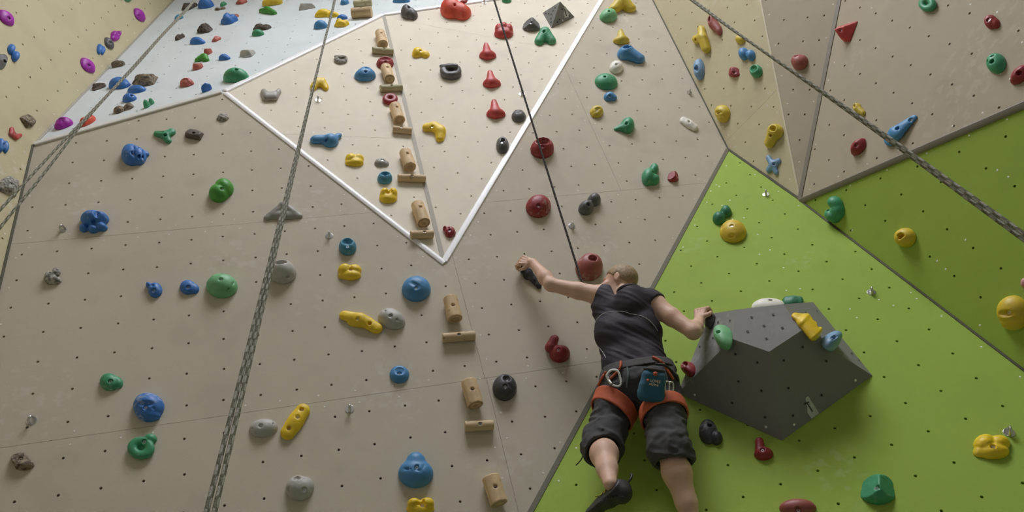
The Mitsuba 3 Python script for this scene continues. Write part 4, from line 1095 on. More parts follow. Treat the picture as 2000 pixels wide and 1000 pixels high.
# ------------------------------------------------------------------ ropes
def braid(dark, mid, light, pitch=0.046):
    dk, md, lt = (mi.Color3f(*map(float, c)) for c in (dark, mid, light))
    def fn(p, n, uv):
        u, v = uv.x, uv.y
        frac = lambda t: t - dr.floor(t)
        h1, h2 = frac(v / pitch + u * 2.0), frac(v / pitch - u * 2.0)
        tri = lambda t: dr.abs(t - 0.5) * 2.0
        inside = mikit.smoothstep(0.52, 0.66, dr.maximum(tri(h1), tri(h2)) * 0.75 + dr.minimum(tri(h1), tri(h2)) * 0.45)     # tracer bands
        a, b = u * 14.0 + v * 330.0, u * 14.0 - v * 330.0
        chk = mikit.cell_rand(dr.floor(a), dr.floor(b), 5)                                                                    # single picks of the sheath
        groove = mikit.smoothstep(0.0, 0.25, tri(frac(a))) * mikit.smoothstep(0.0, 0.25, tri(frac(b)))
        c_in = mikit.mix(dk, md, mikit.smoothstep(0.35, 0.75, chk))
        c_out = mikit.mix(lt, md, mikit.smoothstep(0.55, 0.85, chk) * 0.8)
        c = mikit.mix(c_out, c_in, inside)
        return c * (0.62 + 0.38 * groove)
    return fn
scene['m_rope'] = {'type': 'twosided', 'bsdf': {'type': 'principled', 'base_color': mikit.proc(braid((.10, .092, .05), (.20, .19, .125), (.42, .40, .34))), 'roughness': 0.85}}
scene['m_rope_dark'] = {'type': 'twosided', 'bsdf': {'type': 'principled', 'base_color': mikit.proc(braid((.035, .03, .028), (.07, .06, .055), (.12, .11, .10), pitch=0.03)), 'roughness': 0.85}}

ROPE_R = 0.0047
def along(px, depth):
    return CAM + sight(*px) * depth
def rope(label, lines, rad, mat, z0=0.02, z1=CEIL_Z - 0.05, ends=None):
    key = key_for('climbing_rope')
    for i, (a, b) in enumerate(lines):
        e0, e1 = ends[i] if ends else (1, 1)
        lo, hi = (a, b) if a[2] < b[2] else (b, a)
        d = unit(hi - lo)
        if z0 is not None and e0:
            lo = lo + d * (z0 - lo[2]) / d[2]
        if z1 is not None and e1:
            hi = hi + d * (z1 - hi[2]) / d[2]
        n = int(np.linalg.norm(hi - lo) / 0.02)
        ts = np.linspace(0, 1, n)
        a1, a2, _ = frame_of(d)
        ph = 0.7 * len(key)
        pts = lo + ts[:, None] * (hi - lo) + 0.0016 * (np.sin(ts * 40 + ph)[:, None] * a1 + np.cos(ts * 33)[:, None] * a2)
        m, uv = tube(pts, rad, 10, uvs=True)
        put(key_for(f'{key}__strand'), m, mat, smooth=True, uv=uv)
    tag(key, label, 'climbing rope')
la, lb = along((-35, 449), 2.25), along((383, -4), 5.0)
def on_line(px_):
    # the point of the first strand nearest to a measured sight line
    d = unit(lb - la)
    r = unit(sight(*px_))
    M = np.array([d, -r]).T
    t, _ = np.linalg.lstsq(M, CAM - la, rcond=None)[0]
    return la + d * t
turn = on_line((166, 237)) + RW[:, 0] * .0095
rope('double climbing rope hanging in front of the far left corner, over the pale blue wall', [(la, lb), (turn, lb + RW[:, 0] * .0095), (along((-35, 490), 2.25), turn)], ROPE_R, 'm_rope', ends=[(1, 1), (0, 1), (1, 0)])
rope('second double climbing rope from the left, hanging over the grey wall and niche', [(along((403.5, 1000), 1.16), along((654.5, 0), 4.1)), (along((419, 1000), 1.16), along((652.5, 0), 4.15))], ROPE_R, 'm_rope')
rope('double climbing rope running down to the right edge of the photo', [(along((2006, 460), 1.45), along((1349.5, 0), 3.2)), (along((2006, 472), 1.47), along((1351.0, -2), 3.25))], ROPE_R, 'm_rope')
ROPE_TOP = at('UB', 962, -10, 0.45)
# ------------------------------------------------------------------ the climber
flat('m_skin', (0.56, 0.345, 0.26), 0.5, specular=0.35)
def skin_fn(p, n, uv):
    m = mikit.fbm(p.x * 14, p.y * 14, p.z * 14, 3)
    r = mikit.smoothstep(0.5, 0.75, mikit.fbm(p.x * 6 + 3, p.y * 6, p.z * 6, 2))
    c = mikit.mix(mi.Color3f(.67, .45, .335), mi.Color3f(.60, .36, .26), m)
    return mikit.mix(c, mi.Color3f(.60, .32, .24), r * 0.5)
scene['m_skin'] = {'type': 'twosided', 'bsdf': {'type': 'principled', 'base_color': mikit.proc(skin_fn), 'roughness': 0.5, 'specular': 0.35}}
def hair_fn(p, n, uv):
    m = mikit.fbm(p.x * 160, p.y * 160, p.z * 60, 3)
    return mikit.mix(mi.Color3f(.17, .105, .055), mi.Color3f(.46, .33, .19), m)
scene['m_hair'] = {'type': 'twosided', 'bsdf': {'type': 'principled', 'base_color': mikit.proc(hair_fn), 'roughness': 0.6}}
def cloth(c0, c1, s):
    a, b = mi.Color3f(*map(float, c0)), mi.Color3f(*map(float, c1))
    return lambda p, n, uv: mikit.mix(a, b, mikit.fbm(p.x * s, p.y * s, p.z * s, 3))
def cloth_bsdf(key, c0, c1, s=30.0, rough=0.8, **more):
    scene[key] = {'type': 'twosided', 'bsdf': {'type': 'principled', 'base_color': mikit.proc(cloth(c0, c1, s)), 'roughness': rough, **more}}
cloth_bsdf('m_top', (.020, .012, .021), (.032, .020, .033), rough=0.72, sheen=0.1)
cloth_bsdf('m_trousers', (.036, .034, .036), (.064, .062, .064), rough=0.85, sheen=0.3)
cloth_bsdf('m_strap', (.045, .042, .042), (.075, .07, .07), 60, rough=0.8)
cloth_bsdf('m_orange', (.42, .085, .035), (.50, .115, .05), 80, rough=0.75)
cloth_bsdf('m_bag', (.018, .085, .14), (.03, .12, .19), 25, rough=0.75, sheen=0.3)
flat('m_piping', (.50, .48, .48), 0.6)
flat('m_rubber', (.022, .02, .022), 0.5)
flat('m_yellow_lace', (.50, .46, .06), 0.7)
flat('m_eye', (.75, .73, .70), 0.25)
flat('m_white_metal', (.86, .86, .85), 0.3)
flat('m_print', (.72, .55, .42), 0.7)
flat('m_print_orange', (.60, .15, .06), 0.7)
flat('m_grey_strap', (.10, .12, .125), 0.8)

J = {k: np.array(v) for k, v in dict(hd=(.629, 2.773, 5.085), nk=(.631, 2.769, 4.912), sl=(.473, 2.831, 5.033), sr=(.755, 2.843, 4.836), el=(.195, 2.784, 5.207), wl=(.124, 2.777, 5.472), er=(.886, 2.848, 4.546), wr=(.989, 2.966, 4.748),
     hl=(.425, 3.042, 4.471), hr=(.611, 2.995, 4.340), kl=(.217, 3.040, 4.095), kr=(.528, 2.992, 3.914), al=(.185, 2.887, 3.718), ar=(.517, 3.132, 3.509)).items()}
IR, ID, IF = RW[:, 0], RW[:, 1], RW[:, 2]            # right, down and into the picture
mid = lambda a, b, t=0.5: a * (1 - t) + b * t
sh, hp = mid(J['sl'], J['sr']), mid(J['hl'], J['hr'])
spine = unit(sh - hp)
across = unit(J['sr'] - J['sl'] - spine * ((J['sr'] - J['sl']) @ spine))
front = np.cross(spine, across)
if front[1] < 0:
    front = -front                                    # towards the wall
torso = lambda t, x, y: hp + (sh - hp) * t + across * x + front * y

TORSO = [   # (a, b, ra, rb)
    (torso(-.05, -.08, 0), torso(.22, -.080, 0), .112, .098), (torso(-.05, .070, 0), torso(.22, .052, 0), .110, .095), (torso(-.02, -.075, -.035), torso(-.02, .068, -.035), .102, .102),
    (torso(.22, -.08, 0), torso(.62, -.095, .0), .096, .102), (torso(.22, .050, 0), torso(.62, .050, .0), .094, .098), (torso(.62, -.095, 0), torso(.93, -.125, .01), .102, .074), (torso(.62, .050, 0), torso(.93, .085, .01), .098, .072),
    (torso(.3, -.01, .02), torso(.85, -.01, .02), .09, .09), (torso(.94, -.14, .01), J['nk'] - spine * .05, .056, .045), (torso(.94, .12, .01), J['nk'] - spine * .05, .056, .045), (J['sl'], J['sl'] * .8 + sh * .2, .064, .068), (J['sr'], J['sr'] * .8 + sh * .2, .064, .068)]
hd = J['hd'] + ID * .034 - IR * .014
HF = unit(-.93 * IR * 0.95 + .42 * IF + .10 * ID)     # where the face points: to the left and slightly into the wall
HU = unit(-ID * .78 + IF * .55 + IR * .06)
HF = unit(HF - HU * (HF @ HU))
HS = np.cross(HU, HF)                                 # his left
NECK = [(J['nk'] - spine * .05, hd - HU * .05, .062, .056)]
def lerp_arm(s, e, w):
    d = unit(e - s)
    return [(s, mid(s, e, .45), .062, .052), (mid(s, e, .45), e, .052, .042), (e, mid(e, w, .3), .042, .046), (mid(e, w, .3), w, .046, .029)]
ARM_L, ARM_R = lerp_arm(J['sl'], J['el'], J['wl']), lerp_arm(J['sr'], J['er'], J['wr'])
def leg(h, k, a, back):
    return [(h, mid(h, k, .5), .098, .085), (mid(h, k, .5), k, .085, .062), (k, mid(k, a, .28) + back * .012, .060, .070), (mid(k, a, .28) + back * .012, mid(k, a, .62) + back * .004, .070, .050), (mid(k, a, .62), mid(k, a, .94), .048, .034)]
backd = -front
LEG_L, LEG_R = leg(J['hl'], J['kl'], J['al'], np.array([0, -1.0, 0])), leg(J['hr'], J['kr'], J['ar'], np.array([0, -1.0, 0]))

def bones(p, bs, k):
    d = None
    for a, b, ra, rb in bs:
        s = cone(p, a, b, ra, rb)
        d = s if d is None else smin(d, s, k)
    return d
def in_head(p):
    q = p - hd
    return np.stack([q @ HF, q @ HS, q @ HU], -1)
def head_sdf(p):
    q = in_head(p)
    d = ell(q, (-.012, 0, .028), (.098, .076, .092))
    d = smin(d, ell(q, (.030, 0, -.040), (.070, .060, .082)), .03)
    d = smin(d, cone(q, (.060, -.025, -.095), (.060, .025, -.095), .022, .022), .03)          # chin and jaw
    d = smin(d, cone(q, (.088, -.03, .028), (.088, .03, .028), .012, .012), .015)               # brow
    d = smin(d, cone(q, (.098, 0, .012), (.118, 0, -.028), .008, .013), .010)                    # nose
    d = smin(d, cone(q, (.100, -.018, -.062), (.100, .018, -.062), .0075, .0075), .008)          # lips
    d = smin(d, cone(q, (.098, -.016, -.073), (.098, .016, -.073), .008, .008), .008)
    for s in (-1, 1):
        d = smax(d, -ell(q, (.104, s * .031, .010), (.018, .017, .012)), .008)                     # eye socket
        d = smin(d, ell(q, (.078, s * .048, -.022), (.022, .018, .02)), .02)                       # cheek
        e = ell(q, (-.004, s * .079, -.004), (.019, .009, .032))                                    # ear
        e = smax(e, -ell(q, (.002, s * .090, .002), (.010, .009, .018)), .006)
        d = smin(d, e, .008)
    return d
def body_sdf(p):
    d = bones(p, TORSO, .05)
    d = smin(d, bones(p, NECK, .02), .03)
    d = smin(d, head_sdf(p), .015)
    for a in (ARM_L, ARM_R):
        d = smin(d, bones(p, a, .022), .03)
    for a in (LEG_L, LEG_R):
        d = smin(d, bones(p, a, .03), .03)
    return d

def boxed(fn, p, pts, margin):
    """evaluate fn only near the points; far away a safe positive distance"""
    lo, hi = np.min(pts, 0) - margin, np.max(pts, 0) + margin
    out = np.full(p.shape[:-1], margin * 0.5)
    m = ((p >= lo) & (p <= hi)).all(-1)
    out[m] = fn(p[m])
    return out
def part_mesh(bs_fn, pts, h, margin=.16):
    return sdf_mesh(bs_fn, np.min(pts, 0) - margin, np.max(pts, 0) + margin, h)

# hands: palm, four jointed fingers and a thumb
def hand_bones(w, kn, b, side, curl, spread=.021, thumb_curl=.5, s=1.0):
    """w wrist, kn middle of the knuckles, b the way the back of the hand faces, side +1/-1: where the thumb is (along d x b)"""
    d = unit(kn - w)
    b = unit(b - d * (b @ d))
    l = np.cross(d, b) * side                        # towards the thumb
    L = np.linalg.norm(kn - w)
    out = [(w, mid(w, kn, .25), .028, .026)]
    for o in (-1.5, -.5, .5, 1.5):
        out.append((mid(w, kn, .22) + l * o * .011, kn + l * o * spread - b * .002, .017, .0118))
    lens = {1.5: (.044, .026, .020), .5: (.048, .030, .021), -.5: (.045, .028, .020), -1.5: (.036, .022, .018)}
    tips = []
    for o, ls in lens.items():
        p0 = kn + l * o * spread
        a = 0.0
        for i, (ln, c) in enumerate(zip(ls, curl)):
            a += c
            dirn = d * math.cos(a) - b * math.sin(a) + l * o * .03
            p1 = p0 + unit(dirn) * ln * s
            r0, r1 = (.0100, .0092, .0085)[i], (.0092, .0085, .0072)[i]
            out.append((p0, p1, r0, r1))
            p0 = p1
        tips.append((p0, unit(dirn)))
    t0 = mid(w, kn, .30) + l * .024
    t1 = t0 + unit(d * .55 + l * .65 - b * .35) * .036
    t2 = t1 + unit(d * .85 + l * .05 - b * .6) * .032
    t3 = t2 + unit(d * .75 - l * .35 - b * .6) * .024
    out += [(t0, t1, .0155, .0125), (t1, t2, .0122, .0108), (t2, t3, .0108, .0085)]
    return out
KL = J['wl'] + unit(-.80 * IR - .20 * ID + .42 * IF) * .086
HAND_L = hand_bones(J['wl'], KL, -.05 * IR - .62 * ID - .78 * IF, -1, (.75, .85, .5))
KR = J['wr'] + unit(.22 * IR - .62 * ID + .55 * IF) * .086
HAND_R = hand_bones(J['wr'], KR, -.62 * IR - .45 * ID - .65 * IF, 1, (.8, .75, .45))

all_pts = np.array(list(J.values()))
lo, hi = all_pts.min(0) - .17, all_pts.max(0) + .17
body = sdf_mesh(body_sdf, lo, hi, .0075)
relax(body, 3)
def hand_mesh(bs, w, elbow):
    pts = np.array([x for q in bs for x in q[:2]])
    fore = (w, mid(w, elbow, .18), .029, .0325)
    f = lambda p: smin(bones(p, bs, .006), cone(p, *fore), .015)
    m = sdf_mesh(f, np.minimum(pts.min(0), fore[1]) - .04, np.maximum(pts.max(0), fore[1]) + .04, .0032)
    relax(m, 2)
    return m
handl, handr = hand_mesh(HAND_L, J['wl'], J['el']), hand_mesh(HAND_R, J['wr'], J['er'])
def as_manifold(m):
    return m3.Manifold(m3.Mesh(vert_properties=np.asarray(m.vertices, np.float32), tri_verts=np.asarray(m.faces, np.uint32)))
mans = [as_manifold(m) for m in (body, handl, handr)]
if all(m.status() == m3.Error.NoError and not m.is_empty() for m in mans):
    whole = mans[0] + mans[1] + mans[2]
    mm = whole.to_mesh()
    skin = trimesh.Trimesh(mm.vert_properties[:, :3], mm.tri_verts, process=False)
else:
    print('manifold status', [m.status() for m in mans])
    skin = cat([body, handl, handr])
put('person__body', skin, 'm_skin', smooth=True)
tag('person', 'man in black sleeveless top and dark rolled-up trousers climbing beside the green wall', 'person')
tag('person__body', 'bare arms, calves and neck')

def to_world_head(q):
    return hd + q[0] * HF + q[1] * HS + q[2] * HU
for s in (-1, 1):
    m = trimesh.creation.icosphere(subdivisions=2, radius=.0105)
    m.apply_translation(to_world_head((.0775, s * .031, .010)))
    put(key_for('person__eye'), m, 'm_eye', smooth=True)
# short hair: a close layer over the skull, ending at a hairline
def hair_sdf(p):
    q = in_head(p)
    d = ell(q, (-.012, 0, .028), (.103, .081, .098)) - .001
    d = d - .0025 * (meshkit.fbm(p * 120, 2, 5) - .5)
    line = np.where(q[..., 0] > 0, q[..., 2] - (.045 + .35 * np.maximum(q[..., 0] - .02, 0)), q[..., 2] + .075 + .45 * q[..., 0] * 1.0)
    line = q[..., 2] - np.interp(q[..., 0], [-.12, -.06, -.02, .02, .05, .08, .11], [-.040, -.036, -.012, .012, .048, .062, .062])
    d = smax(d, -line, .008)
    ear = ell(q, (-.002, .082, -.004), (.021, .02, .034))
    return smax(d, -ear, .006)
hair = sdf_mesh(hair_sdf, hd - .15, hd + .15, .005)
put('person__hair', hair, 'm_hair', smooth=True)
tag('person__hair', 'short blond-grey hair')

# sleeveless top
UPV, ACV = spine, across
hem_c = torso(.13, 0, 0)
def folds(p, d, amp):
    q = p - hp
    a, b = q @ ACV, q @ UPV
    w = meshkit.fbm(np.stack([a * 4 + b * 3, b * 24 + a * 11, q @ front * 3], -1), 3, 11) - .5
    r = 1 - np.sqrt((2 * meshkit.noise(np.stack([a * 5 + 2 * b, b * 30 + a * 22, q @ front * 2], -1), 4) - 1) ** 2 + .02)
    r2 = 1 - np.sqrt((2 * meshkit.noise(np.stack([a * 16 - 6 * b, b * 12 + a * 12, q @ front * 2], -1), 14) - 1) ** 2 + .02)
    return d - amp * w * .8 - amp * .8 * (r ** 2 - .35) - amp * .15 * (r2 ** 2 - .35)
def top_sdf(p):
    d = smin(bones(p, TORSO, .055), cone(p, J['nk'] - spine * .10, J['nk'] - spine * .02, .066, .062), .03) - .013
    d = folds(p, d, .0095)
    q = p - hp
    d = smax(d, -(p - hem_c) @ unit(UPV), .006)                                   # hem
    for s, e in ((J['sl'], J['el']), (J['sr'], J['er'])):                          # arm holes
        ad = unit(e - s)
        arm = smax(cone(p, s - ad * .05, e, .088, .060), -(p - (s + ad * .016)) @ unit(ad + UPV * .18), .008)
        d = smax(d, -arm, .006)
    up_n = unit(unit(hd - J['nk']) + spine)
    c = np.maximum(cone(p, J['nk'], J['nk'] + up_n * .2, .088, .088), -(p - (J['nk'] + up_n * .022)) @ up_n)
    d = smax(d, -c, .010)
    return d
tpts = np.array([x for q in TORSO for x in q[:2]])
top = part_mesh(top_sdf, tpts, .0065, .15)
relax(top, 2)
put('person__top', top, 'm_top', smooth=True)
nkc = J['nk'] + unit(unit(hd - J['nk']) + spine) * .022
put('person__top__collar', tube([nkc + .064 * math.cos(t) * across + .064 * math.sin(t) * front for t in np.linspace(0, 2 * math.pi, 33)], .012, 8), 'm_top', smooth=True)
tag('person__top', 'black sleeveless top with a thin pale seam line')
tv, tf = np.array(top.vertices), np.array(top.faces)
def drape(pts, lift, mesh):
    out = []
    for x, y in pts:
        h = ray_hit(mesh, CAM, sight(x, y))
        if h is not None:
            out.append(h - sight(x, y) / np.linalg.norm(sight(x, y)) * lift)
    return np.array(out)
def px_curve(pts, n=8):
    q = np.array([(x, y, 0.0) for x, y in pts])
    return spline(q, n)[:, :2]
for pts in ([(1159, 643), (1165, 625), (1178, 613), (1195, 608.5), (1216, 608), (1233, 613), (1252, 617), (1266, 624), (1278, 636), (1285, 647)], [(1164, 672), (1171, 680), (1178, 689), (1183, 699)]):
    ln = drape(px_curve(pts), .0015, (tv, tf))
    if len(ln) > 3:
        put(key_for('person__top__piping'), tube(ln, .0021, 6), 'm_piping', smooth=True)

# trousers rolled below the knee
def cuff(k, a, t):
    return mid(k, a, t), unit(a - k)
CUFF_L, CUFF_R = cuff(J['kl'], J['al'], .20), cuff(J['kr'], J['ar'], .16)
def loose(h, k, a, t):
    c = mid(k, a, t)
    return [(h, mid(h, k, .45), .102, .104), (mid(h, k, .45), k, .104, .104), (k, c + (c - k) * .6, .104, .096)]
HIPS = TORSO[:3] + [(torso(-.02, -.08, -.03), torso(-.02, .08, -.03), .112, .112), (torso(.1, -.08, 0), torso(.1, .08, 0), .112, .112)]
def wrinkle(p, d, amp):
    q = p - hp
    a, b, c = q @ ACV, q @ UPV, q @ front
    w = meshkit.fbm(np.stack([a * 7 + b * 5, b * 14 - a * 6, c * 6], -1), 3, 21) - .5
    r = 1 - np.sqrt((2 * meshkit.noise(np.stack([a * 11 - 7 * b, b * 25 + a * 9, c * 7], -1), 8) - 1) ** 2 + .02)
    r2 = 1 - np.sqrt((2 * meshkit.noise(np.stack([a * 22 + 12 * b, b * 34 - a * 20, c * 10], -1), 18) - 1) ** 2 + .02)
    return d - amp * 1.0 * w - amp * .95 * (r ** 2 - .35) - amp * .35 * (r2 ** 2 - .35)
def trouser_sdf(p):
    d1 = bones(p, loose(J['hl'], J['kl'], J['al'], .20), .03)
    d2 = bones(p, loose(J['hr'], J['kr'], J['ar'], .16), .03)
    d = smin(bones(p, HIPS, .05) - .008, np.minimum(d1, d2), .045)
    d = wrinkle(p, d, .019)
    cut = np.where(d1 < d2, (p - CUFF_L[0]) @ unit(CUFF_L[1] + .25 * IR), (p - CUFF_R[0]) @ unit(CUFF_R[1] + .15 * -IR))
    d = smax(d, cut, .006)
    d = smax(d, (p - torso(.20, 0, 0)) @ UPV, .006)
    for (c, ax), k, a, r in ((CUFF_L, J['kl'], J['al'], .072), (CUFF_R, J['kr'], J['ar'], .072)):      # the open ends of the legs
        hole = cone(p, c - ax * .035, c + ax * .12, r + .008, r + .03)
        d = smax(d, -hole, .008)
    return d
ppts = np.array([J['hl'], J['hr'], J['kl'], J['kr'], CUFF_L[0], CUFF_R[0], torso(.2, 0, 0)])
trousers = part_mesh(trouser_sdf, ppts, .007, .17)
relax(trousers, 2)
put('person__trousers', trousers, 'm_trousers', smooth=True)
tag('person__trousers', 'dark grey rolled-up three-quarter trousers')

# harness: waist belt, padded leg loops, gear loops
def band(c, nrm, half, lift, pts, h, keep=None):
    nrm = unit(nrm)
    def f(p):
        base = trouser_sdf_plain(p)
        d = np.abs(base - lift) - .0045
        s = np.abs((p - c) @ nrm) - half
        d = smax(d, s, .004)
        if keep is not None:
            d = np.maximum(d, keep(p))
        return d
    return part_mesh(f, np.array(pts), h, .19)
def trouser_sdf_plain(p):
    d1 = bones(p, loose(J['hl'], J['kl'], J['al'], .20), .03)
    d2 = bones(p, loose(J['hr'], J['kr'], J['ar'], .16), .03)
    d = smin(bones(p, HIPS, .05) - .008, np.minimum(d1, d2), .045)
    return smin(d, bones(p, TORSO, .055) - .011, .02)
belt_c = torso(.135, 0, 0)
belt = band(belt_c, UPV, .027, .007, [belt_c], .0055)
put('person__belt', belt, 'm_strap', smooth=True)
tag('person__belt', 'dark grey harness waist belt')
def one_leg(h, k, other_h, other_k):
    def g(p):
        return cone(p, h, k, .16, .16) if True else 0
    return g
for h, k, tilt, sg, t in ((J['hl'], J['kl'], -.42, -1, .44), (J['hr'], J['kr'], .22, 1, .43)):
    c = mid(h, k, t)
    ax = unit(unit(k - h) + ACV * tilt * .9)
    far = mid(J['hr'], J['kr'], .3) if sg < 0 else mid(J['hl'], J['kl'], .3)
    nn_ = unit(far - c)
    half_way = mid(c, far, .5)
    def f(p, h=h, k=k, c=c, ax=ax, nn_=nn_, half_way=half_way, a=(J['al'] if sg < 0 else J['ar']), tt=(.20 if sg < 0 else .16)):
        base = smin(bones(p, loose(h, k, a, tt), .03), bones(p, HIPS, .05) - .008, .045)
        d = np.abs(base - .013) - .006
        d = smax(d, np.abs((p - c) @ ax) - .040, .004)
        return np.maximum(d, (p - half_way) @ nn_)
    m = part_mesh(f, np.array([c]), .0055, .19)
    kk = key_for('person__leg_loop')
    put(kk, m, 'm_orange', smooth=True)
    tag(kk, 'orange padded harness leg loop')
# gear loops, chalk bag, karabiner, shoes, rope
bv, bf = np.array(belt.vertices), np.array(belt.faces)
wear = cat([belt, trousers])
wv, wf = np.array(wear.vertices), np.array(wear.faces)
for pts in ([(1205, 698), (1212, 706), (1211, 718), (1204, 728), (1196, 736), (1190, 741)], [(1275, 697), (1287, 703), (1298, 714), (1306, 727), (1315, 741)], [(1183, 727), (1175, 740), (1169, 752)]):
    ln = drape(px_curve(pts, 6), .010, (wv, wf))
    if len(ln) > 3:
        k = key_for('person__gear_loop')
        put(k, tube(ln, .0075, 8), 'm_orange', smooth=True)
        tag(k, 'orange gear loop')
ln = drape(px_curve([(1225, 716), (1227, 730), (1226, 745), (1224, 757)], 6), .006, (wv, wf))
if len(ln) > 3:
    put('person__webbing', tube(ln, .006, 6), 'm_grey_strap', smooth=True)
# the loose strap end standing off at the right hip
hit = ray_hit((wv, wf), CAM, sight(1296, 716))
s0 = hit if hit is not None else torso(.13, .19, -.03)
dep0 = (s0 - CAM) @ IF
strap = [along(q, dep0 - .02 + dz) for q, dz in (((1280, 711), .0), ((1297, 713), .0), ((1309, 722), .01), ((1318, 732), .015), ((1325, 743), .02))]
put('person__strap_end', tube(spline(strap, 6), .0075, 6), 'm_rubber', smooth=True)
tag('person__strap_end', 'black loose strap end')

# chalk bag hanging at the right of the seat
bag_px = (1277, 753)
hit = ray_hit((wv, wf), CAM, sight(*bag_px))
bd = ((hit if hit is not None else torso(0, .1, -.13)) - CAM) @ IF - .088
tp, bt = along((1278, 718), bd + .03), along((1269, 792), bd - .01)
bu = unit(tp - bt)
bl = unit(IR - bu * (IR @ bu))
bn = np.cross(bl, bu)
if bn @ (CAM - tp) < 0:
    bn = -bn
BH = np.linalg.norm(tp - bt)
def bag_sdf(p):
    q = p - mid(tp, bt)
    x, y, z = q @ bl, q @ bu, q @ bn
    w = .072 - .012 * sm(-.5, .5, y / BH)
    d = np.stack([np.abs(x) - w, np.abs(y) - BH / 2 * .86, np.abs(z) - .042], -1) + .03
    s = np.linalg.norm(np.maximum(d, 0), axis=-1) + np.minimum(d.max(-1), 0) - .03
    s = s - .006 * (meshkit.fbm(np.stack([x * 18 + y * 8, y * 26, z * 10], -1), 2, 3) - .5) * 2
    mouth = ell(np.stack([x, y - BH * .46, z], -1), (0, 0, 0), (.046, .03, .028))
    return smax(s, -mouth, .008)
bagm = sdf_mesh(bag_sdf, mid(tp, bt) - .16, mid(tp, bt) + .16, .005)
put('chalk_bag__pouch', bagm, 'm_bag', smooth=True)
tag('chalk_bag', "blue chalk bag hanging from the climber's harness", 'chalk bag')
rim = [tp - bu * .012 + .052 * math.cos(t) * bl + .034 * math.sin(t) * bn for t in np.linspace(0, 2 * math.pi, 25)]
put('chalk_bag__rim', tube(rim, .007, 8), 'm_strap', smooth=True)
tag('chalk_bag__rim', 'dark stiff rim')
put('chalk_bag__cord_stopper', trimesh.creation.icosphere(subdivisions=2, radius=.012).apply_translation(tp - bu * .035 + bn * .048), 'm_orange', smooth=True)
def lettering(text, x, y, h, mat, key):
    m = meshkit.text_mesh(text, h, .0012, bold=True)
    c = np.array(m.vertices)
    o = mid(tp, bt) + bl * x + bu * y + bn * .046
    # the letters follow the cloth they are printed on
    P = []
    for a in c:
        X = o + bl * a[0] + bu * a[1] + bn * .06
        hh = ray_hit((np.array(bagm.vertices), np.array(bagm.faces)), X, -bn)
        P.append((hh if hh is not None else o + bl * a[0] + bu * a[1]) + bn * (.0006 + a[2]))
    put(key, fix(np.array(P), m.faces), mat)
lettering('LOWE', -.022, .020, .014, 'm_print', 'chalk_bag__print')
lettering('alpine', -.026, .003, .013, 'm_print', 'chalk_bag__print_001')
put('chalk_bag__badge', trimesh.creation.icosphere(subdivisions=2, radius=.0075).apply_translation(mid(tp, bt) + bl * -.033 + bu * .026 + bn * .040), 'm_print_orange', smooth=True)
tag('chalk_bag__print', 'pale printed lettering'); tag('chalk_bag__badge', 'small orange badge')

# karabiners
def loop_on(pts, lift, rad, mat, key, near=None):
    P = drape(pts, lift, (wv, wf))
    depth = np.median((P - CAM) @ IF) if near is None else near
    Q = np.array([along(q, depth) for q in pts])
    Q = 0.5 * Q + 0.5 * P if len(P) == len(Q) else Q
    Q = np.vstack([Q, Q[:1], Q[1:2]])
    put(key, tube(spline(Q, 5), rad, 8), mat, smooth=True)
    return Q
loop_on([(1185, 733), (1192, 724), (1203, 722.5), (1208, 727), (1211, 737), (1213, 748), (1209, 754), (1200, 753), (1193, 749), (1188, 741)], .030, .0062, 'm_white_metal', 'karabiner__frame')
cq = drape([(1187, 737), (1190, 744), (1195, 750)], .032, (wv, wf))
put('karabiner__screw_gate', tube(cq, .0085, 8), 'm_steel', smooth=True)
tag('karabiner', "white screw-gate karabiner on the left gear loop of the climber's harness", 'karabiner')
for i, (x, y) in enumerate(((1303, 756), (1311, 757))):
    pts = [(x - 3.5, y - 9), (x, y - 11), (x + 3.5, y - 8), (x + 4, y + 4), (x + 2.5, y + 12), (x - 1, y + 13), (x - 4, y + 9), (x - 4.5, y)]
    k = key_for('karabiner')
    k = nm('karabiner', i + 1)
    loop_on(pts, .026, .0055, 'm_bright_steel', f'{k}__frame')
    tag(k, ('shiny steel karabiner beside the chalk bag, left one of a pair', 'shiny steel karabiner beside the chalk bag, right one of a pair')[i], 'karabiner', 'steel karabiners beside the chalk bag')

sl_ = drape([(1297, 722), (1301, 734), (1304, 746)], .020, (wv, wf))
if len(sl_) == 3:
    put('karabiner_001__sling', tube(spline(sl_, 5), .0065, 6), 'm_grey_strap', smooth=True)
    tag('karabiner_001__sling', 'dark grey webbing sling')
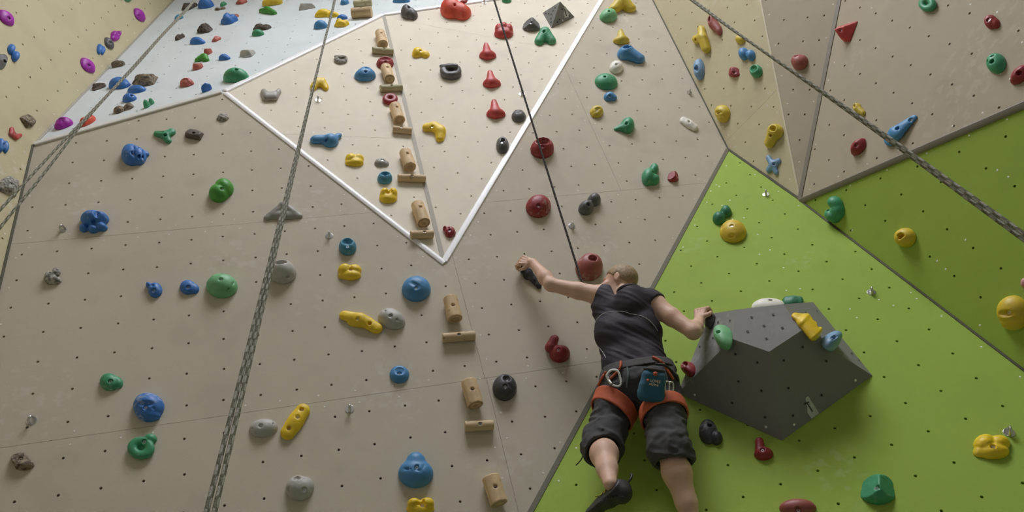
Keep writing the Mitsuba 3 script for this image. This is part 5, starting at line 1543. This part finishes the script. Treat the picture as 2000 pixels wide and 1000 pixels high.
# climbing shoes
def shoe(ankle, heel, toe, up, key, label):
    f = unit(toe - heel)
    up = unit(up - f * (up @ f))
    s = np.cross(f, up)
    L = np.linalg.norm(toe - heel)
    P = lambda x, y, z: heel + f * x * L + s * y + up * z
    bs = [(P(.06, 0, .030), P(.10, 0, .060), .036, .034), (P(.06, 0, .030), P(.35, 0, .028), .036, .034), (P(.35, 0, .028), P(.68, .008, .020), .034, .036), (P(.68, .008, .020), P(.90, .012, .012), .036, .026),
          (P(.10, 0, .060), mid(P(.2, 0, .07), ankle, .9), .036, .044), (P(.35, 0, .035), P(.55, 0, .030), .036, .036)]
    fsdf = lambda p: smax(bones(p, bs, .03), (p - mid(P(.12, 0, .075), ankle, .85)) @ unit(ankle - P(.12, 0, .03)), .006)
    pts = np.array([x for b in bs for x in b[:2]])
    put(f'{key}__upper', sdf_mesh(fsdf, pts.min(0) - .06, pts.max(0) + .06, .005), 'm_rubber', smooth=True)
    sole = sdf_mesh(lambda p: smax(smax(fsdf(p) - .004, (p - P(.5, 0, -.004)) @ up, .003), .0 * (p @ f) - 1, .003), pts.min(0) - .06, pts.max(0) + .06, .005)
    put(f'{key}__sole', sole, 'm_rubber', smooth=True)
    for i, x in enumerate((.42, .52, .62)):
        arc = []
        for a in np.linspace(-1.2, 1.2, 9):
            o = P(x, 0, .03)
            d = unit(up * math.cos(a) + s * math.sin(a))
            t = .02
            for _ in range(20):
                t += max(float(fsdf((o + d * t)[None])[0]) * -1, -.01) if False else 0.003
                if float(fsdf((o + d * t)[None])[0]) > 0.001:
                    break
            arc.append(o + d * t)
        put(nm(f'{key}__lace', i), tube(spline(arc, 3), .0035, 6), 'm_yellow_lace', smooth=True)
    put(f'{key}__pull_tab', tube(np.array([P(.0, 0, .085), P(-.06, .0, .105), P(-.075, 0, .125), P(-.04, 0, .135)]), .006, 6), 'm_rubber', smooth=True)
    tag(key, label)
hl_, tl_ = J['al'] + IR * .060 + ID * .040 - IF * .045, J['al'] - IR * .135 + ID * .15 + IF * .10
shoe(J['al'], hl_, tl_, J['kl'] - J['al'] - IR * .1, 'person__shoe', 'black climbing shoe with yellow laces on the left foot')
hr_, tr_ = J['ar'] + np.array([-.01, -.05, -.07]), J['ar'] + np.array([.06, .18, -.085])
shoe(J['ar'], hr_, tr_, np.array([0, -.1, 1.0]), 'person__shoe_001', 'black climbing shoe on the right foot')
ct = ray_hit((wv, wf), CAM, sight(1134, 893))
cb = CUFF_L[0] - IR * .105 - IF * .02
put('person__cuff_cord', tube(spline([cb, cb + ID * .03 - IR * .012, cb + ID * .05 - IR * .028, cb + ID * .062 - IR * .04], 5), .0032, 6), 'm_rubber', smooth=True)

# the rope that holds the climber, tied in at the front of the harness
tie = torso(.12, 0, .21)
exit_ = along((1136.5, 551), (J['sl'] - CAM) @ IF + .14)
key = key_for('climbing_rope')
pts = np.vstack([spline([tie, torso(.5, -.06, .24), torso(.85, -.12, .22), exit_], 12), exit_ + np.linspace(0, 1, 160)[1:, None] * (ROPE_TOP - exit_)])
m, uv = tube(pts, .0072, 10, uvs=True)
put(f'{key}__strand', m, 'm_rope_dark', smooth=True, uv=uv)
tag(key, "thin dark rope running from the top of the photo down to the climber's chest", 'climbing rope')
